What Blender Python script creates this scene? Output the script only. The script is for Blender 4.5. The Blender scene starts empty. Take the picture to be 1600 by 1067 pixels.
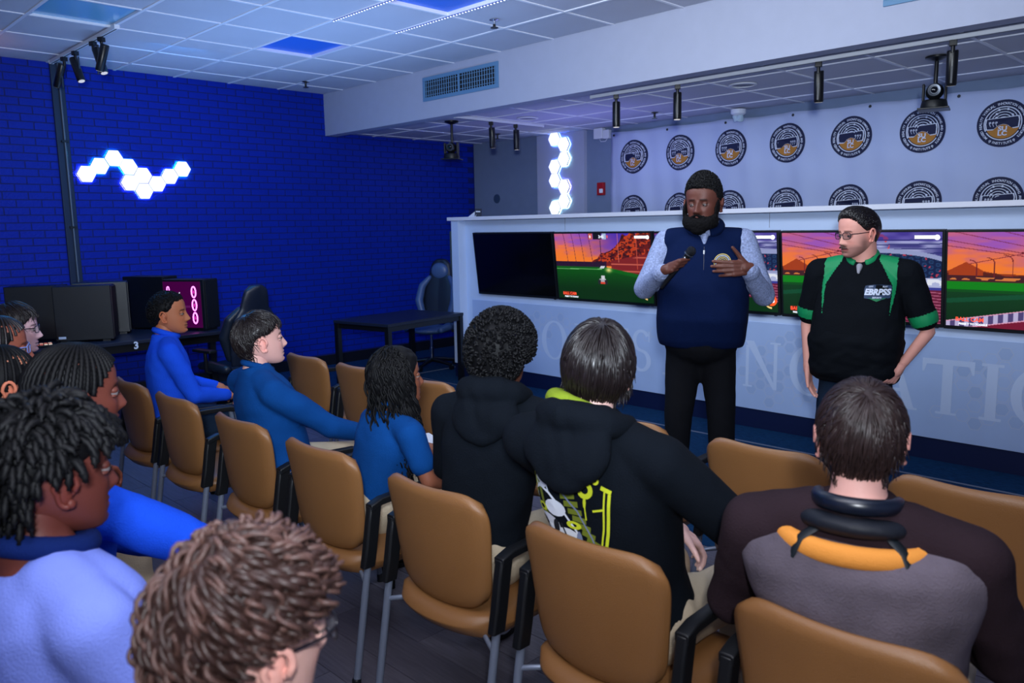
import bpy, bmesh, math, random
import numpy as np
from mathutils import Vector, Matrix, noise
from mathutils.bvhtree import BVHTree
rnd = random.Random(7)
SC = bpy.context.scene
COL = SC.collection
PI = math.pi

def lin(c):
    c = c / 255.0
    return c / 12.92 if c <= 0.04045 else ((c + 0.055) / 1.055) ** 2.4
def rgb(r, g, b): return (lin(r), lin(g), lin(b), 1.0)

# ------------------------------------------------------------------ camera
cam_d = bpy.data.cameras.new('camera'); cam = bpy.data.objects.new('camera', cam_d); COL.objects.link(cam)
cam_d.sensor_width = 36; cam_d.lens = 27.9; cam_d.clip_start = 0.05
CR = Matrix(((0.70339892, 0.7105734, -0.01775929), (0.09013164, -0.11394932, -0.98938963), (-0.70505762, 0.69433493, -0.14419698)))
cam.matrix_world = Matrix.Translation((0, 0, 1.65)) @ Matrix((CR[0], -CR[1], -CR[2])).transposed().to_4x4()
cam_d.dof.use_dof = True; cam_d.dof.focus_distance = 4.2; cam_d.dof.aperture_fstop = 4.5
SC.camera = cam

# ------------------------------------------------------------------ world, lights, exposure
w = bpy.data.worlds.new('world'); SC.world = w; w.use_nodes = True
w.node_tree.nodes['Background'].inputs[0].default_value = (0.10, 0.16, 0.40, 1)
w.node_tree.nodes['Background'].inputs[1].default_value = 0.3
SC.view_settings.view_transform = 'Standard'; SC.view_settings.look = 'None'
SC.view_settings.exposure = -0.2; SC.view_settings.gamma = 1.0; SC.view_settings.use_curve_mapping = False

def aim(o, d):
    o.rotation_euler = Vector(d).to_track_quat('-Z', 'Y').to_euler()
def area(name, loc, d, sx, sy, power, color, spread=None):
    l = bpy.data.lights.new(name, 'AREA'); l.shape = 'RECTANGLE'; l.size = sx; l.size_y = sy
    l.energy = power; l.color = color
    if spread: l.spread = spread
    o = bpy.data.objects.new(name, l); COL.objects.link(o); o.location = loc; aim(o, d); return o
def spot(name, loc, d, power, color, ang, blend=0.6, rad=0.05):
    l = bpy.data.lights.new(name, 'SPOT'); l.energy = power; l.color = color
    l.spot_size = math.radians(ang); l.spot_blend = blend; l.shadow_soft_size = rad
    o = bpy.data.objects.new(name, l); COL.objects.link(o); o.location = loc; aim(o, d); return o

# lights of the room: photographer's flash (part direct, part bounced off the ceiling), blue LED strips; plus added fill lights without fixtures
area('added_bounce_fill', (-1.2, 0.6, 3.12), (-0.25, 0.45, -1), 2.4, 1.6, 42, (1.0, 0.93, 0.95))  # added fill area standing in for flash bounced off the ceiling
area('added_counter_fill', (-2.9, 3.0, 3.12), (0.0, 0.95, -0.85), 2.6, 1.0, 84, (0.82, 0.90, 1.0))  # added fill without a fixture, brightens the counter and back wall
spot('flash_lamp', (0.22, -0.12, 2.0), (-0.62, 0.78, -0.08), 120, (0.93, 0.95, 1.0), 118, 0.7, 0.06)
spot('flash_bounce_lamp', (0.25, -0.3, 1.95), (-0.78, 0.66, 0.52), 880, (0.74, 0.86, 1.0), 120, 0.9, 0.1)
area('wall_led_lamp_left', (-6.9, 3.0, 3.12), (-0.75, 0, -1), 0.5, 3.0, 23, (0.0, 0.30, 1.0))
area('wall_led_lamp_rear', (-6.9, 6.0, 2.7), (-0.9, 0.1, -0.8), 0.5, 1.6, 2.5, (0.02, 0.12, 1.0))
area('floor_led_lamp', (-6.0, 1.9, 3.1), (0.1, 0.0, -1), 1.4, 1.8, 34, (0.02, 0.34, 1.0))
area('added_ceiling_uplight', (-5.8, 3.4, 1.5), (-0.1, 0.0, 1), 2.0, 3.4, 36, (0.28, 0.52, 1.0), math.radians(125))  # added unseen uplight hanging mid-room to brighten the left ceiling
spot('warm_accent_lamp', (-7.6, 1.2, 2.6), (-0.25, 0.2, 1), 9, (1.0, 0.42, 0.2), 100, 0.8, 0.05)
area('alcove_lamp', (-5.6, 6.5, 1.9), (0.0, 0.1, 1), 1.6, 0.5, 7, (0.30, 0.30, 1.0))
area('alcove_down_lamp', (-3.5, 6.9, 2.7), (0.0, 0.4, -1), 4.5, 0.3, 8, (0.40, 0.58, 1.0))

# ------------------------------------------------------------------ materials
MATS = {}
def mat(name, color, rough=0.6, metal=0.0, spec=0.4, bump=0.0, bscale=200, var=0.0, vscale=8, emit=None, estr=0, attr=None, sheen=0, coat=0, stretch=None, alpha=1):
    if name in MATS: return MATS[name]
    m = bpy.data.materials.new(name); m.use_nodes = True; nt = m.node_tree; b = nt.nodes['Principled BSDF']
    b.inputs['Base Color'].default_value = color; b.inputs['Roughness'].default_value = rough
    b.inputs['Metallic'].default_value = metal; b.inputs['Specular IOR Level'].default_value = spec
    if sheen: b.inputs['Sheen Weight'].default_value = sheen; b.inputs['Sheen Roughness'].default_value = 0.5
    if coat: b.inputs['Coat Weight'].default_value = coat
    if alpha < 1: b.inputs['Alpha'].default_value = alpha
    tc = nt.nodes.new('ShaderNodeTexCoord'); mp = nt.nodes.new('ShaderNodeMapping'); nt.links.new(tc.outputs['Object'], mp.inputs[0])
    if stretch: mp.inputs['Scale'].default_value = stretch
    src = None
    if attr:
        a = nt.nodes.new('ShaderNodeAttribute'); a.attribute_name = attr; src = a.outputs['Color']
        nt.links.new(src, b.inputs['Base Color'])
    if var:
        n = nt.nodes.new('ShaderNodeTexNoise'); n.inputs['Scale'].default_value = vscale; n.inputs['Detail'].default_value = 5
        nt.links.new(mp.outputs[0], n.inputs['Vector'])
        r = nt.nodes.new('ShaderNodeMapRange'); r.inputs['From Min'].default_value = 0.3; r.inputs['From Max'].default_value = 0.7
        r.inputs['To Min'].default_value = 1 - var; r.inputs['To Max'].default_value = 1 + var
        nt.links.new(n.outputs['Fac'], r.inputs['Value'])
        v = nt.nodes.new('ShaderNodeVectorMath'); v.operation = 'SCALE'
        if src: nt.links.new(src, v.inputs[0])
        else: v.inputs[0].default_value = color[:3]
        nt.links.new(r.outputs[0], v.inputs['Scale']); nt.links.new(v.outputs[0], b.inputs['Base Color'])
    if bump:
        n = nt.nodes.new('ShaderNodeTexNoise'); n.inputs['Scale'].default_value = bscale; n.inputs['Detail'].default_value = 3
        nt.links.new(mp.outputs[0], n.inputs['Vector'])
        bp = nt.nodes.new('ShaderNodeBump'); bp.inputs['Strength'].default_value = bump; bp.inputs['Distance'].default_value = 0.004
        nt.links.new(n.outputs['Fac'], bp.inputs['Height']); nt.links.new(bp.outputs[0], b.inputs['Normal'])
    if emit:
        b.inputs['Emission Color'].default_value = emit; b.inputs['Emission Strength'].default_value = estr
    if emit == 'attr': pass
    MATS[name] = m; return m
def emis_attr(name, strength):
    m = bpy.data.materials.new(name); m.use_nodes = True; nt = m.node_tree; b = nt.nodes['Principled BSDF']
    a = nt.nodes.new('ShaderNodeAttribute'); a.attribute_name = 'Col'
    b.inputs['Base Color'].default_value = (0.01, 0.01, 0.01, 1); b.inputs['Roughness'].default_value = 0.3
    nt.links.new(a.outputs['Color'], b.inputs['Emission Color']); b.inputs['Emission Strength'].default_value = strength
    return m

M_skin = mat('skin', (1, 1, 1, 1), 0.5, attr='Col', bump=0.15, bscale=300, spec=0.35)
M_blue_brick = mat('blue_painted_brick', rgb(0, 38, 160), 0.5, bump=0.6, bscale=60, var=0.06, vscale=3, spec=0.2)
M_mortar = mat('blue_painted_mortar', rgb(0, 22, 104), 0.7, bump=0.4, bscale=80)
M_white_wall = mat('pale_painted_plaster', rgb(172, 178, 200), 0.7, bump=0.15, bscale=120, var=0.02)
M_grey_wall = mat('grey_painted_wall', rgb(120, 136, 162), 0.7, bump=0.15, bscale=120, var=0.03)
M_tile = mat('ceiling_tile_board', rgb(196, 198, 212), 0.85, bump=0.7, bscale=260, var=0.025, vscale=2)
M_grid = mat('white_ceiling_grid', rgb(232, 234, 244), 0.45)
M_black = mat('black_plastic', rgb(16, 18, 22), 0.45, bump=0.1, bscale=300)
M_blackm = mat('black_metal', rgb(14, 15, 18), 0.35, spec=0.5)
M_silver = mat('silver_painted_steel', rgb(128, 138, 158), 0.35, metal=0.35)
M_chrome = mat('chrome', rgb(200, 205, 215), 0.15, metal=1)
M_tan = mat('tan_vinyl', rgb(138, 95, 55), 0.36, bump=0.25, bscale=420, var=0.04, vscale=6, spec=0.5)
M_white = mat('white_plastic', rgb(225, 228, 235), 0.45)
M_navy_base = mat('navy_kickboard', rgb(12, 24, 62), 0.45)
M_counter = mat('pale_laminate', rgb(196, 214, 244), 0.5, var=0.02, vscale=4)
M_base = mat('black_rubber_base', rgb(14, 17, 30), 0.5)
M_carpet = mat('navy_carpet', rgb(22, 64, 104), 0.95, bump=1.0, bscale=350, var=0.5, vscale=40, stretch=(0.5, 4, 1), spec=0.1)
M_led = mat('led_white_blue', (1, 1, 1, 1), 0.5, emit=(0.70, 0.76, 1, 1), estr=1.1)
M_glass = mat('tinted_lens', rgb(30, 34, 50), 0.1, alpha=0.35)

# ------------------------------------------------------------------ mesh builder
class MB:
    def __init__(s): s.v = []; s.f = []
    def add(s, v, f):
        o = len(s.v); s.v += [tuple(map(float, p)) for p in v]; s.f += [tuple(i + o for i in q) for q in f]; return s
    def box(s, c, size, M=None):
        hx, hy, hz = [a / 2 for a in size]
        vs = [np.array((x, y, z), float) for x in (-hx, hx) for y in (-hy, hy) for z in (-hz, hz)]
        if M is not None: vs = [M @ p for p in vs]
        vs = [p + np.array(c, float) for p in vs]
        return s.add(vs, [(0, 1, 3, 2), (4, 6, 7, 5), (0, 4, 5, 1), (2, 3, 7, 6), (0, 2, 6, 4), (1, 5, 7, 3)])
    def bb(s, a, b): return s.box([(x + y) / 2 for x, y in zip(a, b)], [abs(y - x) for x, y in zip(a, b)])
    def tube(s, pts, r, n=8, cap=True, flat=1.0, up=None):
        P = [np.array(p, float) for p in pts]; k = len(P)
        R = [r] * k if np.isscalar(r) else list(r)
        T = []
        for i in range(k):
            t = P[min(i + 1, k - 1)] - P[max(i - 1, 0)]; T.append(t / (np.linalg.norm(t) + 1e-9))
        u = np.array(up, float) if up is not None else (np.array((0, 0, 1.0)) if abs(T[0][2]) < 0.9 else np.array((1.0, 0, 0)))
        vs = []; 
        for i in range(k):
            u = u - T[i] * np.dot(u, T[i]); u /= (np.linalg.norm(u) + 1e-9); b = np.cross(T[i], u)
            for j in range(n):
                a = 2 * PI * j / n; vs.append(P[i] + R[i] * (math.cos(a) * u * flat + math.sin(a) * b))
        fs = [(i * n + j, i * n + (j + 1) % n, (i + 1) * n + (j + 1) % n, (i + 1) * n + j) for i in range(k - 1) for j in range(n)]
        if cap: fs += [tuple(reversed(range(n))), tuple((k - 1) * n + j for j in range(n))]
        return s.add(vs, fs)
    def ell(s, c, r, M=None, nu=14, nv=10):
        c = np.array(c, float); r = np.array((r, r, r) if np.isscalar(r) else r, float)
        vs = [(0, 0, 1)] + [(math.sin(PI * i / nv) * math.cos(2 * PI * j / nu), math.sin(PI * i / nv) * math.sin(2 * PI * j / nu), math.cos(PI * i / nv)) for i in range(1, nv) for j in range(nu)] + [(0, 0, -1)]
        vs = [np.array(p) * r for p in vs]
        if M is not None: vs = [M @ p for p in vs]
        fs = [(0, 1 + j, 1 + (j + 1) % nu) for j in range(nu)]
        for i in range(nv - 2):
            for j in range(nu):
                a = 1 + i * nu + j; b = 1 + i * nu + (j + 1) % nu; fs.append((a, a + nu, b + nu, b))
        l = len(vs) - 1; fs += [(l, 1 + (nv - 2) * nu + (j + 1) % nu, 1 + (nv - 2) * nu + j) for j in range(nu)]
        return s.add([p + c for p in vs], fs)
    def cap(s, a, b, ra, rb, n=14):           # tapered capsule
        a = np.array(a, float); b = np.array(b, float); d = b - a; L = np.linalg.norm(d) + 1e-9; t = d / L
        pts = []; rs = []
        for i in range(5):
            q = PI / 2 * (1 - i / 4); pts.append(a - t * ra * math.sin(q)); rs.append(max(ra * math.cos(q), ra * 0.05))
        for i in range(1, 4): pts.append(a + d * i / 4); rs.append(ra + (rb - ra) * i / 4)
        for i in range(5):
            q = PI / 2 * (i / 4); pts.append(b + t * rb * math.sin(q)); rs.append(max(rb * math.cos(q), rb * 0.05))
        return s.tube(pts, rs, n)
    def chain(s, pts, rs, n=14):
        for i in range(len(pts) - 1): s.cap(pts[i], pts[i + 1], rs[i], rs[i + 1], n)
        return s
    def loft(s, rings, close=True):
        n = len(rings[0]); k = len(rings)
        vs = [p for r in rings for p in r]
        fs = [(i * n + j, i * n + (j + 1) % n, (i + 1) * n + (j + 1) % n, (i + 1) * n + j) for i in range(k - 1) for j in range(n)]
        if close: fs += [tuple(reversed(range(n))), tuple((k - 1) * n + j for j in range(n))]
        return s.add(vs, fs)
    def lathe(s, prof, c=(0, 0, 0), n=24, M=None):
        c = np.array(c, float); rings = []
        for r, z in prof:
            ring = [np.array((r * math.cos(2 * PI * j / n), r * math.sin(2 * PI * j / n), z)) for j in range(n)]
            if M is not None: ring = [M @ p for p in ring]
            rings.append([p + c for p in ring])
        return s.loft(rings)
    def mesh(s, name, fix=True):
        me = bpy.data.meshes.new(name); me.from_pydata(s.v, [], s.f); me.update()
        if fix:
            bm = bmesh.new(); bm.from_mesh(me); bmesh.ops.recalc_face_normals(bm, faces=bm.faces); bm.to_mesh(me); bm.free()
        return me
    def build(s, name, m, parent=None, smooth=None, bevel=0, fix=True, label=None, kind=None, loc=None):
        me = s.mesh(name, fix)
        if smooth is not None:
            me.shade_smooth()
            if smooth < 179: me.set_sharp_from_angle(angle=math.radians(smooth))
        return link(name, me, m, parent, bevel, label, kind, loc)
def link(name, me, m, parent=None, bevel=0, label=None, kind=None, loc=None):
    o = bpy.data.objects.new(name, me); COL.objects.link(o)
    for q in (m if isinstance(m, (list, tuple)) else [m]): me.materials.append(q)
    if parent is not None: o.parent = parent
    if bevel:
        b = o.modifiers.new('bevel', 'BEVEL'); b.width = bevel; b.segments = 2; b.limit_method = 'ANGLE'; b.angle_limit = math.radians(40)
    if label: o['label'] = label
    if kind: o['kind'] = kind
    if loc is not None: o.location = loc
    return o
def thing(name, label, cat, loc=(0, 0, 0), rz=0, group=None):
    o = bpy.data.objects.new(name, None); o.empty_display_size = 0.1; COL.objects.link(o)
    o.location = loc; o.rotation_euler = (0, 0, rz); o['label'] = label; o['category'] = cat
    if group: o['group'] = group
    return o
def tag(o, label, cat, group=None):
    o['label'] = label; o['category'] = cat
    if group: o['group'] = group
    return o
def dup(root, loc, rz=None, label=None, group=None):
    r = root.copy(); COL.objects.link(r); r.location = loc
    if rz is not None: r.rotation_euler = (0, 0, rz)
    if label: r['label'] = label
    if group: r['group'] = group
    for ch in list(root.children):
        c = ch.copy(); COL.objects.link(c); c.parent = r
        for g in list(ch.children):
            d = g.copy(); COL.objects.link(d); d.parent = c
    return r
def baked(mb, voxel, smooth=6, name='baked', fac=0.5):
    me = mb.mesh(name, True)
    o = bpy.data.objects.new(name, me); COL.objects.link(o)
    r = o.modifiers.new('r', 'REMESH'); r.mode = 'VOXEL'; r.voxel_size = voxel
    s = o.modifiers.new('s', 'SMOOTH'); s.iterations = smooth; s.factor = fac
    dg = bpy.context.evaluated_depsgraph_get()
    out = bpy.data.meshes.new_from_object(o.evaluated_get(dg))
    bpy.data.objects.remove(o); bpy.data.meshes.remove(me)
    out.shade_smooth(); return out
def verts_of(me):
    a = np.empty(len(me.vertices) * 3, np.float32); me.vertices.foreach_get('co', a); return a.reshape(-1, 3).astype(float)
def set_verts(me, a):
    me.vertices.foreach_set('co', a.astype(np.float32).ravel()); me.update()
def normals_of(me):
    a = np.empty(len(me.vertices) * 3, np.float32); me.vertices.foreach_get('normal', a); return a.reshape(-1, 3).astype(float)
def set_col(me, c, name='Col'):
    ca = me.color_attributes.new(name, 'FLOAT_COLOR', 'POINT')
    c = np.concatenate([c, np.ones((len(c), 1))], 1) if c.shape[1] == 3 else c
    ca.data.foreach_set('color', c.astype(np.float32).ravel())
def text_mesh(s, size=0.1, extrude=0.0, align='CENTER', bold=0.0):
    cu = bpy.data.curves.new('t', 'FONT'); cu.body = s; cu.size = size; cu.extrude = extrude; cu.align_x = align; cu.align_y = 'CENTER'
    cu.offset = bold; cu.resolution_u = 3
    o = bpy.data.objects.new('t', cu); COL.objects.link(o)
    dg = bpy.context.evaluated_depsgraph_get(); me = bpy.data.meshes.new_from_object(o.evaluated_get(dg))
    v = [tuple(p.co) for p in me.vertices]; f = [tuple(p.vertices) for p in me.polygons]
    bpy.data.objects.remove(o); bpy.data.curves.remove(cu); bpy.data.meshes.remove(me); return v, f
def rot(ax, a):
    c, s_ = math.cos(a), math.sin(a)
    return np.array({'x': ((1, 0, 0), (0, c, -s_), (0, s_, c)), 'y': ((c, 0, s_), (0, 1, 0), (-s_, 0, c)), 'z': ((c, -s_, 0), (s_, c, 0), (0, 0, 1))}[ax], float)

# ------------------------------------------------------------------ structure
XW, YB, ZC, ZB = -8.43, 7.62, 3.22, 2.78      # left wall, back wall, main ceiling, alcove ceiling
YF = 5.25                                     # front face of the ceiling beam
fl = MB().bb((XW - .1, -2.6, -0.12), (1.9, YB + .1, -0.012)).build('floor', mat('floor_underlay', rgb(30, 30, 38), 0.9), kind='structure')
def plank_mat(i):
    g = 84 + i * 4
    return mat('grey_vinyl_plank_%d' % i, rgb(g, g - 3, g + 9), 0.38, bump=0.35, bscale=30, var=0.22, vscale=9, stretch=(0.6, 9, 1), spec=0.4)
pms = []
for i in range(4):
    pm = MB().bb((-0.6085, -0.0885, -0.012), (0.6085, 0.0885, 0)).mesh('plank'); pm.materials.append(plank_mat(i)); pms.append(pm)
for r in range(25):
    y = -0.98 + r * 0.18
    off = (r * 0.43) % 1.22
    for c in range(9):
        x = XW + 0.35 + c * 1.22 + off - 0.6
        if x < XW + .55 or x > 1.3: continue
        o = bpy.data.objects.new('plank', pms[rnd.randrange(4)]); COL.objects.link(o); o.parent = fl; o.location = (x, y, 0)
MB().bb((XW, 3.43, -0.012), (1.8, YB, 0.002)).build('carpet', M_carpet, fl, label='dark blue low pile carpet')
MB().bb((XW, -2.5, -0.012), (1.8, -1.072, 0)).build('rear_boards', plank_mat(1), fl)
MB().bb((XW, -1.072, -0.012), (XW + 0.5, 3.43, -0.001)).build('edge_boards', plank_mat(0), fl)
MB().bb((-7.1, 5.335, 0.002), (1.8, 5.35, 0.007)).build('metal_strip', M_silver, fl)
MB().bb((-7.1, 5.35, 0.002), (-7.085, YB, 0.007)).build('metal_strip', M_silver, fl)

wl = MB().bb((XW - .15, -2.6, 0), (XW - 0.002, YB + .1, 3.5)).build('wall_left', M_mortar, kind='structure')
bl, bh, py, pz = 0.198, 0.060, 0.209, 0.0705
cands = []
for r in range(44):
    for c in range(36):
        y = 0.5 + c * py + (py / 2 if r % 2 else 0); z = 0.14 + r * pz
        if y > YB - 0.05 or z + bh > 3.22 + 0.05: continue
        cands.append((y, z))
near = sorted([q for q in cands if q[0] > 2.1 and q[1] > 1.25], key=lambda q: q[0] + 0.05 * abs(q[1] - 2))[:300]
ns = set(near)
bme = MB().bb((-0.010, -bl / 2, 0), (0.0022, bl / 2, bh)).mesh('brick'); bme.materials.append(M_blue_brick)
for y, z in near:
    o = bpy.data.objects.new('brick', bme); COL.objects.link(o); o.parent = wl; o.location = (XW + rnd.uniform(-.0012, .0012), y, z)
m = MB()
for y, z in cands:
    if (y, z) in ns: continue
    d = rnd.uniform(-.0012, .0012)
    m.bb((XW - 0.010, y - bl / 2, z), (XW + 0.0022 + d, min(y + bl / 2, YB), z + bh))
m.build('brickwork', M_blue_brick, wl, kind='stuff')
MB().bb((XW, -2.5, 0), (XW + 0.02, YB, 0.125)).build('baseboard_left', M_base, kind='structure', bevel=.003)
MB().bb((XW - .1, YB, 0), (1.9, YB + 0.12, 3.5)).build('wall_back', M_grey_wall, kind='structure')
MB().bb((-7.17, YB - 0.05, 0), (-6.38, YB + .01, ZB)).build('trim_1', M_white_wall, kind='structure', label='pale wall pilaster behind the hexagon lights')
MB().bb((XW - .1, -2.62, 0), (1.9, -2.5, 3.5)).build('wall_front', M_white_wall, kind='structure')
MB().bb((1.8, -2.5, 0), (1.92, YB, 3.5)).build('wall_right', M_white_wall, kind='structure')
MB().bb((XW - .1, YF, 2.745), (1.8, YF + 0.15, 3.4)).build('ceiling_beam', M_white_wall, kind='structure')
# wall channel
t = MB().bb((XW, 2.345, 0.0), (XW + 0.03, 2.455, ZC)).build('trim_2', mat('dark_green_metal_channel', rgb(26, 42, 66), 0.5), kind='structure', bevel=.004, label='vertical dark metal channel on the blue wall')
MB().tube([(XW + 0.042, 2.41, 0.02), (XW + 0.042, 2.41, ZC)], 0.011, 8).build('conduit', mat('grey_conduit', rgb(92, 104, 118), 0.4, metal=.4), t, 60)
for z in (0.9, 1.7, 2.5): MB().bb((XW + 0.03, 2.38, z), (XW + 0.056, 2.44, z + .02)).build('clip', M_black, t)

# ceilings
ce = MB().bb((XW - .1, -2.6, 3.30), (1.9, YF + .1, 3.42)).build('ceiling', M_white_wall, kind='structure')
PX, PY = 0.65, 0.583
xs = [-4.77 + PX * k for k in range(-6, 11)]; xs = [x for x in xs if XW < x < 1.8]
ys = [YF - PY * k for k in range(0, 14)]
M_bp = mat('lens_panel_blue_reflection', rgb(40, 112, 225), 0.45, spec=0.5)  # switched-off lens, its reflected blue light put into the base colour
M_bp3 = mat('glossy_lens_panel', rgb(120, 190, 230), 0.2, spec=0.8)
tme = {}
def tile_obj(x0, x1, y0, y1, z, par, m_, nm='ceiling_tile', dz=0.0):
    key = (round(x1 - x0, 3), round(y1 - y0, 3), m_.name)
    if key not in tme:
        a, b = (x1 - x0) / 2 - .008, (y1 - y0) / 2 - .008
        me = MB().bb((-a, -b, 0), (a, b, 0.015)).mesh(nm); me.materials.append(m_); tme[key] = me
    o = bpy.data.objects.new(nm, tme[key]); COL.objects.link(o); o.parent = par; o.location = ((x0 + x1) / 2, (y0 + y1) / 2, z + dz); return o
X0 = [XW] + xs + [1.8]; Y0 = [YF] + ys[1:] + [-2.5]
for i in range(len(X0) - 1):
    for j in range(len(Y0) - 1):
        x0, x1, y1, y0 = X0[i], X0[i + 1], Y0[j], Y0[j + 1]
        mm, nm = M_tile, 'ceiling_tile'
        cxm, cym = (x0 + x1) / 2, (y0 + y1) / 2
        dz = 0
        if abs(cym - 3.79) < .1 and (abs(cxm + 6.395) < .1 or abs(cxm + 4.445) < .1): mm, nm, dz = M_bp, 'lens_panel', 0.02
        if abs(cym - 2.04) < .1 and abs(cxm + 6.395) < .1: mm, nm, dz = M_bp3, 'lens_panel', 0.012
        tile_obj(x0, x1, y0, y1, ZC + 0.004, ce, mm, nm, dz)
for x in xs: MB().bb((x - .012, -2.5, ZC - .002), (x + .012, YF, ZC + .03)).build('grid_bar', M_grid, ce)
for y in ys[1:]: MB().bb((XW, y - .012, ZC - .003), (1.8, y + .012, ZC + .03)).build('grid_bar', M_grid, ce)
ca = MB().bb((XW - .1, YF + .15, ZB + .06), (1.9, YB + .1, ZB + .2)).build('ceiling_alcove', M_white_wall, kind='structure')
xb = [-4.31 + 0.66 * k for k in range(-6, 10)]; xb = [x for x in xb if XW < x < 1.8]
yb2 = [YF + .15, 5.93, 6.56, 7.19, YB]
XB = [XW] + xb + [1.8]
for i in range(len(XB) - 1):
    for j in range(4): tile_obj(XB[i], XB[i + 1], yb2[j], yb2[j + 1], ZB + .004, ca, M_tile)
for x in xb: MB().bb((x - .012, YF + .15, ZB - .002), (x + .012, YB, ZB + .03)).build('grid_bar', M_grid, ca)
for y in yb2[1:4]: MB().bb((XW, y - .012, ZB - .003), (1.8, y + .012, ZB + .03)).build('grid_bar', M_grid, ca)

# ------------------------------------------------------------------ ceiling fittings
for k, y in enumerate((YF - 2 * PY - 0.585, YF - 2 * PY)):
    t = thing('led_strip', ['string of small blue-white led dots along the ceiling grid, nearer the camera', 'string of small blue-white led dots along the ceiling grid, nearer the beam'][k], 'led strip', (0, 0, 0), group='led strips on the ceiling')
    MB().bb((-5.43, y - .006, ZC - .008), (-2.2, y + .006, ZC - .003)).build('tape', mat('blue_grey_tape', rgb(90, 104, 170), .5), t)
    m = MB(); x = -5.42
    while x < -2.25:
        m.box((x, y, ZC - .011), (.009, .009, .006)); x += 0.034
    m.build('led_dots', M_led, t, kind='stuff')
def vent(x0, x1, z0, z1, label):
    t = thing('air_vent', label, 'vent', ((x0 + x1) / 2, YF, (z0 + z1) / 2), group='wide air vents in the beam')
    W, H = (x1 - x0) / 2, (z1 - z0) / 2; f = 0.035
    M_v = mat('teal_grey_vent_metal', rgb(96, 138, 176), 0.45)
    m = MB()
    for a, b in (((-W, H - f), (W, H)), ((-W, -H), (W, -H + f)), ((-W, -H + f), (-W + f, H - f)), ((W - f, -H + f), (W, H - f))):
        m.bb((a[0], -0.014, a[1]), (b[0], 0.0, b[1]))
    m.build('frame', M_v, t, bevel=.002)
    MB().bb((-W + f, -.004, -H + f), (W - f, .0, H - f)).build('duct_shade_sheet', mat('duct_shadow', rgb(10, 12, 18), .9), t)  # dark sheet painted as the shade behind the slats
    MB().bb((-.012, -.013, -H + f), (.012, -.002, H - f)).build('mullion', M_v, t)
    n = 30
    sm = MB().bb((-.003, -.012, -H + f), (.003, -.003, H - f)).mesh('slat'); sm.materials.append(M_v)
    for i in range(n):
        x = -W + f + (i + .5) * (2 * W - 2 * f) / n
        if abs(x) < .018: continue
        o = bpy.data.objects.new('slat', sm); COL.objects.link(o); o.parent = t; o.location = (x, 0, 0); o.rotation_euler = (0, 0, .5)
    for i in range(4):
        z = -H + f + (i + .5) * (2 * H - 2 * f) / 4
        MB().bb((-W + f, -.006, z - .0025), (W - f, -.003, z + .0025)).build('crossbar', M_v, t)
vent(-6.545, -5.44, 2.912, 3.145, 'wide grey louvred air vent above the far left end of the counter')
vent(-2.02, -0.92, 2.94, 3.17, 'air vent at the top right edge of the beam, mostly cut by the frame')

def spotlight(x, y, z, tilt, pan, label, group):
    t = thing('track_spotlight', label, 'spotlight', (x, y, z), pan, group)
    MB().bb((-.022, -.022, -.035), (.022, .022, 0)).build('adapter', M_blackm, t, bevel=.003)
    MB().lathe([(0.012, -.075), (0.012, -.03)], n=12).build('stem', M_blackm, t, 60)
    R = rot('x', tilt); c = R @ np.array((0, 0, -.10)) + np.array((0, 0, -.06)); c[1] += 0.03
    MB().lathe([(0.030, .105), (0.033, .10), (0.033, -.10), (0.030, -.108)], c, 20, R).build('lamp_housing', M_blackm, t, 50)
    MB().bb((-.006, -.003, -.09), (.006, .003, .09)).build('heat_fin', mat('dark_grey_metal', rgb(54, 58, 66), .4), t).location = tuple(c + R @ np.array((0, -.033, 0)))
    MB().lathe([(0.026, -.1085), (0.026, -.1095)], c, 18, R).build('lens', mat('spot_lens', rgb(150, 155, 170), .15, emit=(1, .95, .85, 1), estr=.6), t)
    return t
def rail(a, b, label):
    a = np.array(a, float); b = np.array(b, float); d = (b - a) / np.linalg.norm(b - a); ang = math.atan2(d[1], d[0]); L = np.linalg.norm(b - a)
    t = thing('light_track', label, 'light track', tuple((a + b) / 2), ang, None)
    MB().bb((-L / 2, -.018, -.0), (L / 2, .018, .03)).build('rail', M_white, t, bevel=.003)
    MB().bb((-L / 2, -.005, -.001), (L / 2, .005, .0)).build('conductor_slot', M_black, t)
    for s in (-1, 1): MB().bb((s * L / 2 - .004, -.02, -.002), (s * L / 2 + .004, .02, .032)).build('end_cap', M_white, t)
rail((-4.63, 5.6, 2.745), (1.6, 5.6, 2.745), 'long white light track under the alcove ceiling behind the beam')
rail((-6.30, 5.45, 2.745), (-6.30, 6.75, 2.745), 'short white light track near the far left end of the counter')
rail((-8.30, 2.333, 3.19), (-6.6, 2.333, 3.19), 'short white light track on the main ceiling beside the blue wall')
lab = ['leftmost on the long track', 'second from the left on the long track', 'third from the left on the long track', 'on the long track just above the hanging camera']
for k, x in enumerate((-4.36, -3.74, -2.58, -1.72)):
    spotlight(x, 5.6, 2.745, [-.05, -.05, .15, .25][k], [0.6, .6, .3, .3][k], 'black cylinder spotlight, ' + lab[k], 'spotlights on the long track')
spotlight(-6.30, 5.95, 2.745, .2, .6, 'black spotlight on the short far track, left one of two', 'spotlights on the far short track')
spotlight(-6.30, 6.32, 2.745, .05, .6, 'black spotlight on the short far track, right one of two', 'spotlights on the far short track')
for k, (x, tl, pn) in enumerate(((-7.93, .5, 1.9), (-7.62, -.4, 1.9), (-7.16, .35, -1.2), (-6.96, -.35, -1.0))):
    spotlight(x, 2.333, 3.19, tl, pn, 'black spotlight on the track beside the blue wall, ' + ['nearest the wall', 'second from the wall', 'third from the wall', 'farthest from the wall'][k], 'spotlights beside the blue wall')

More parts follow.
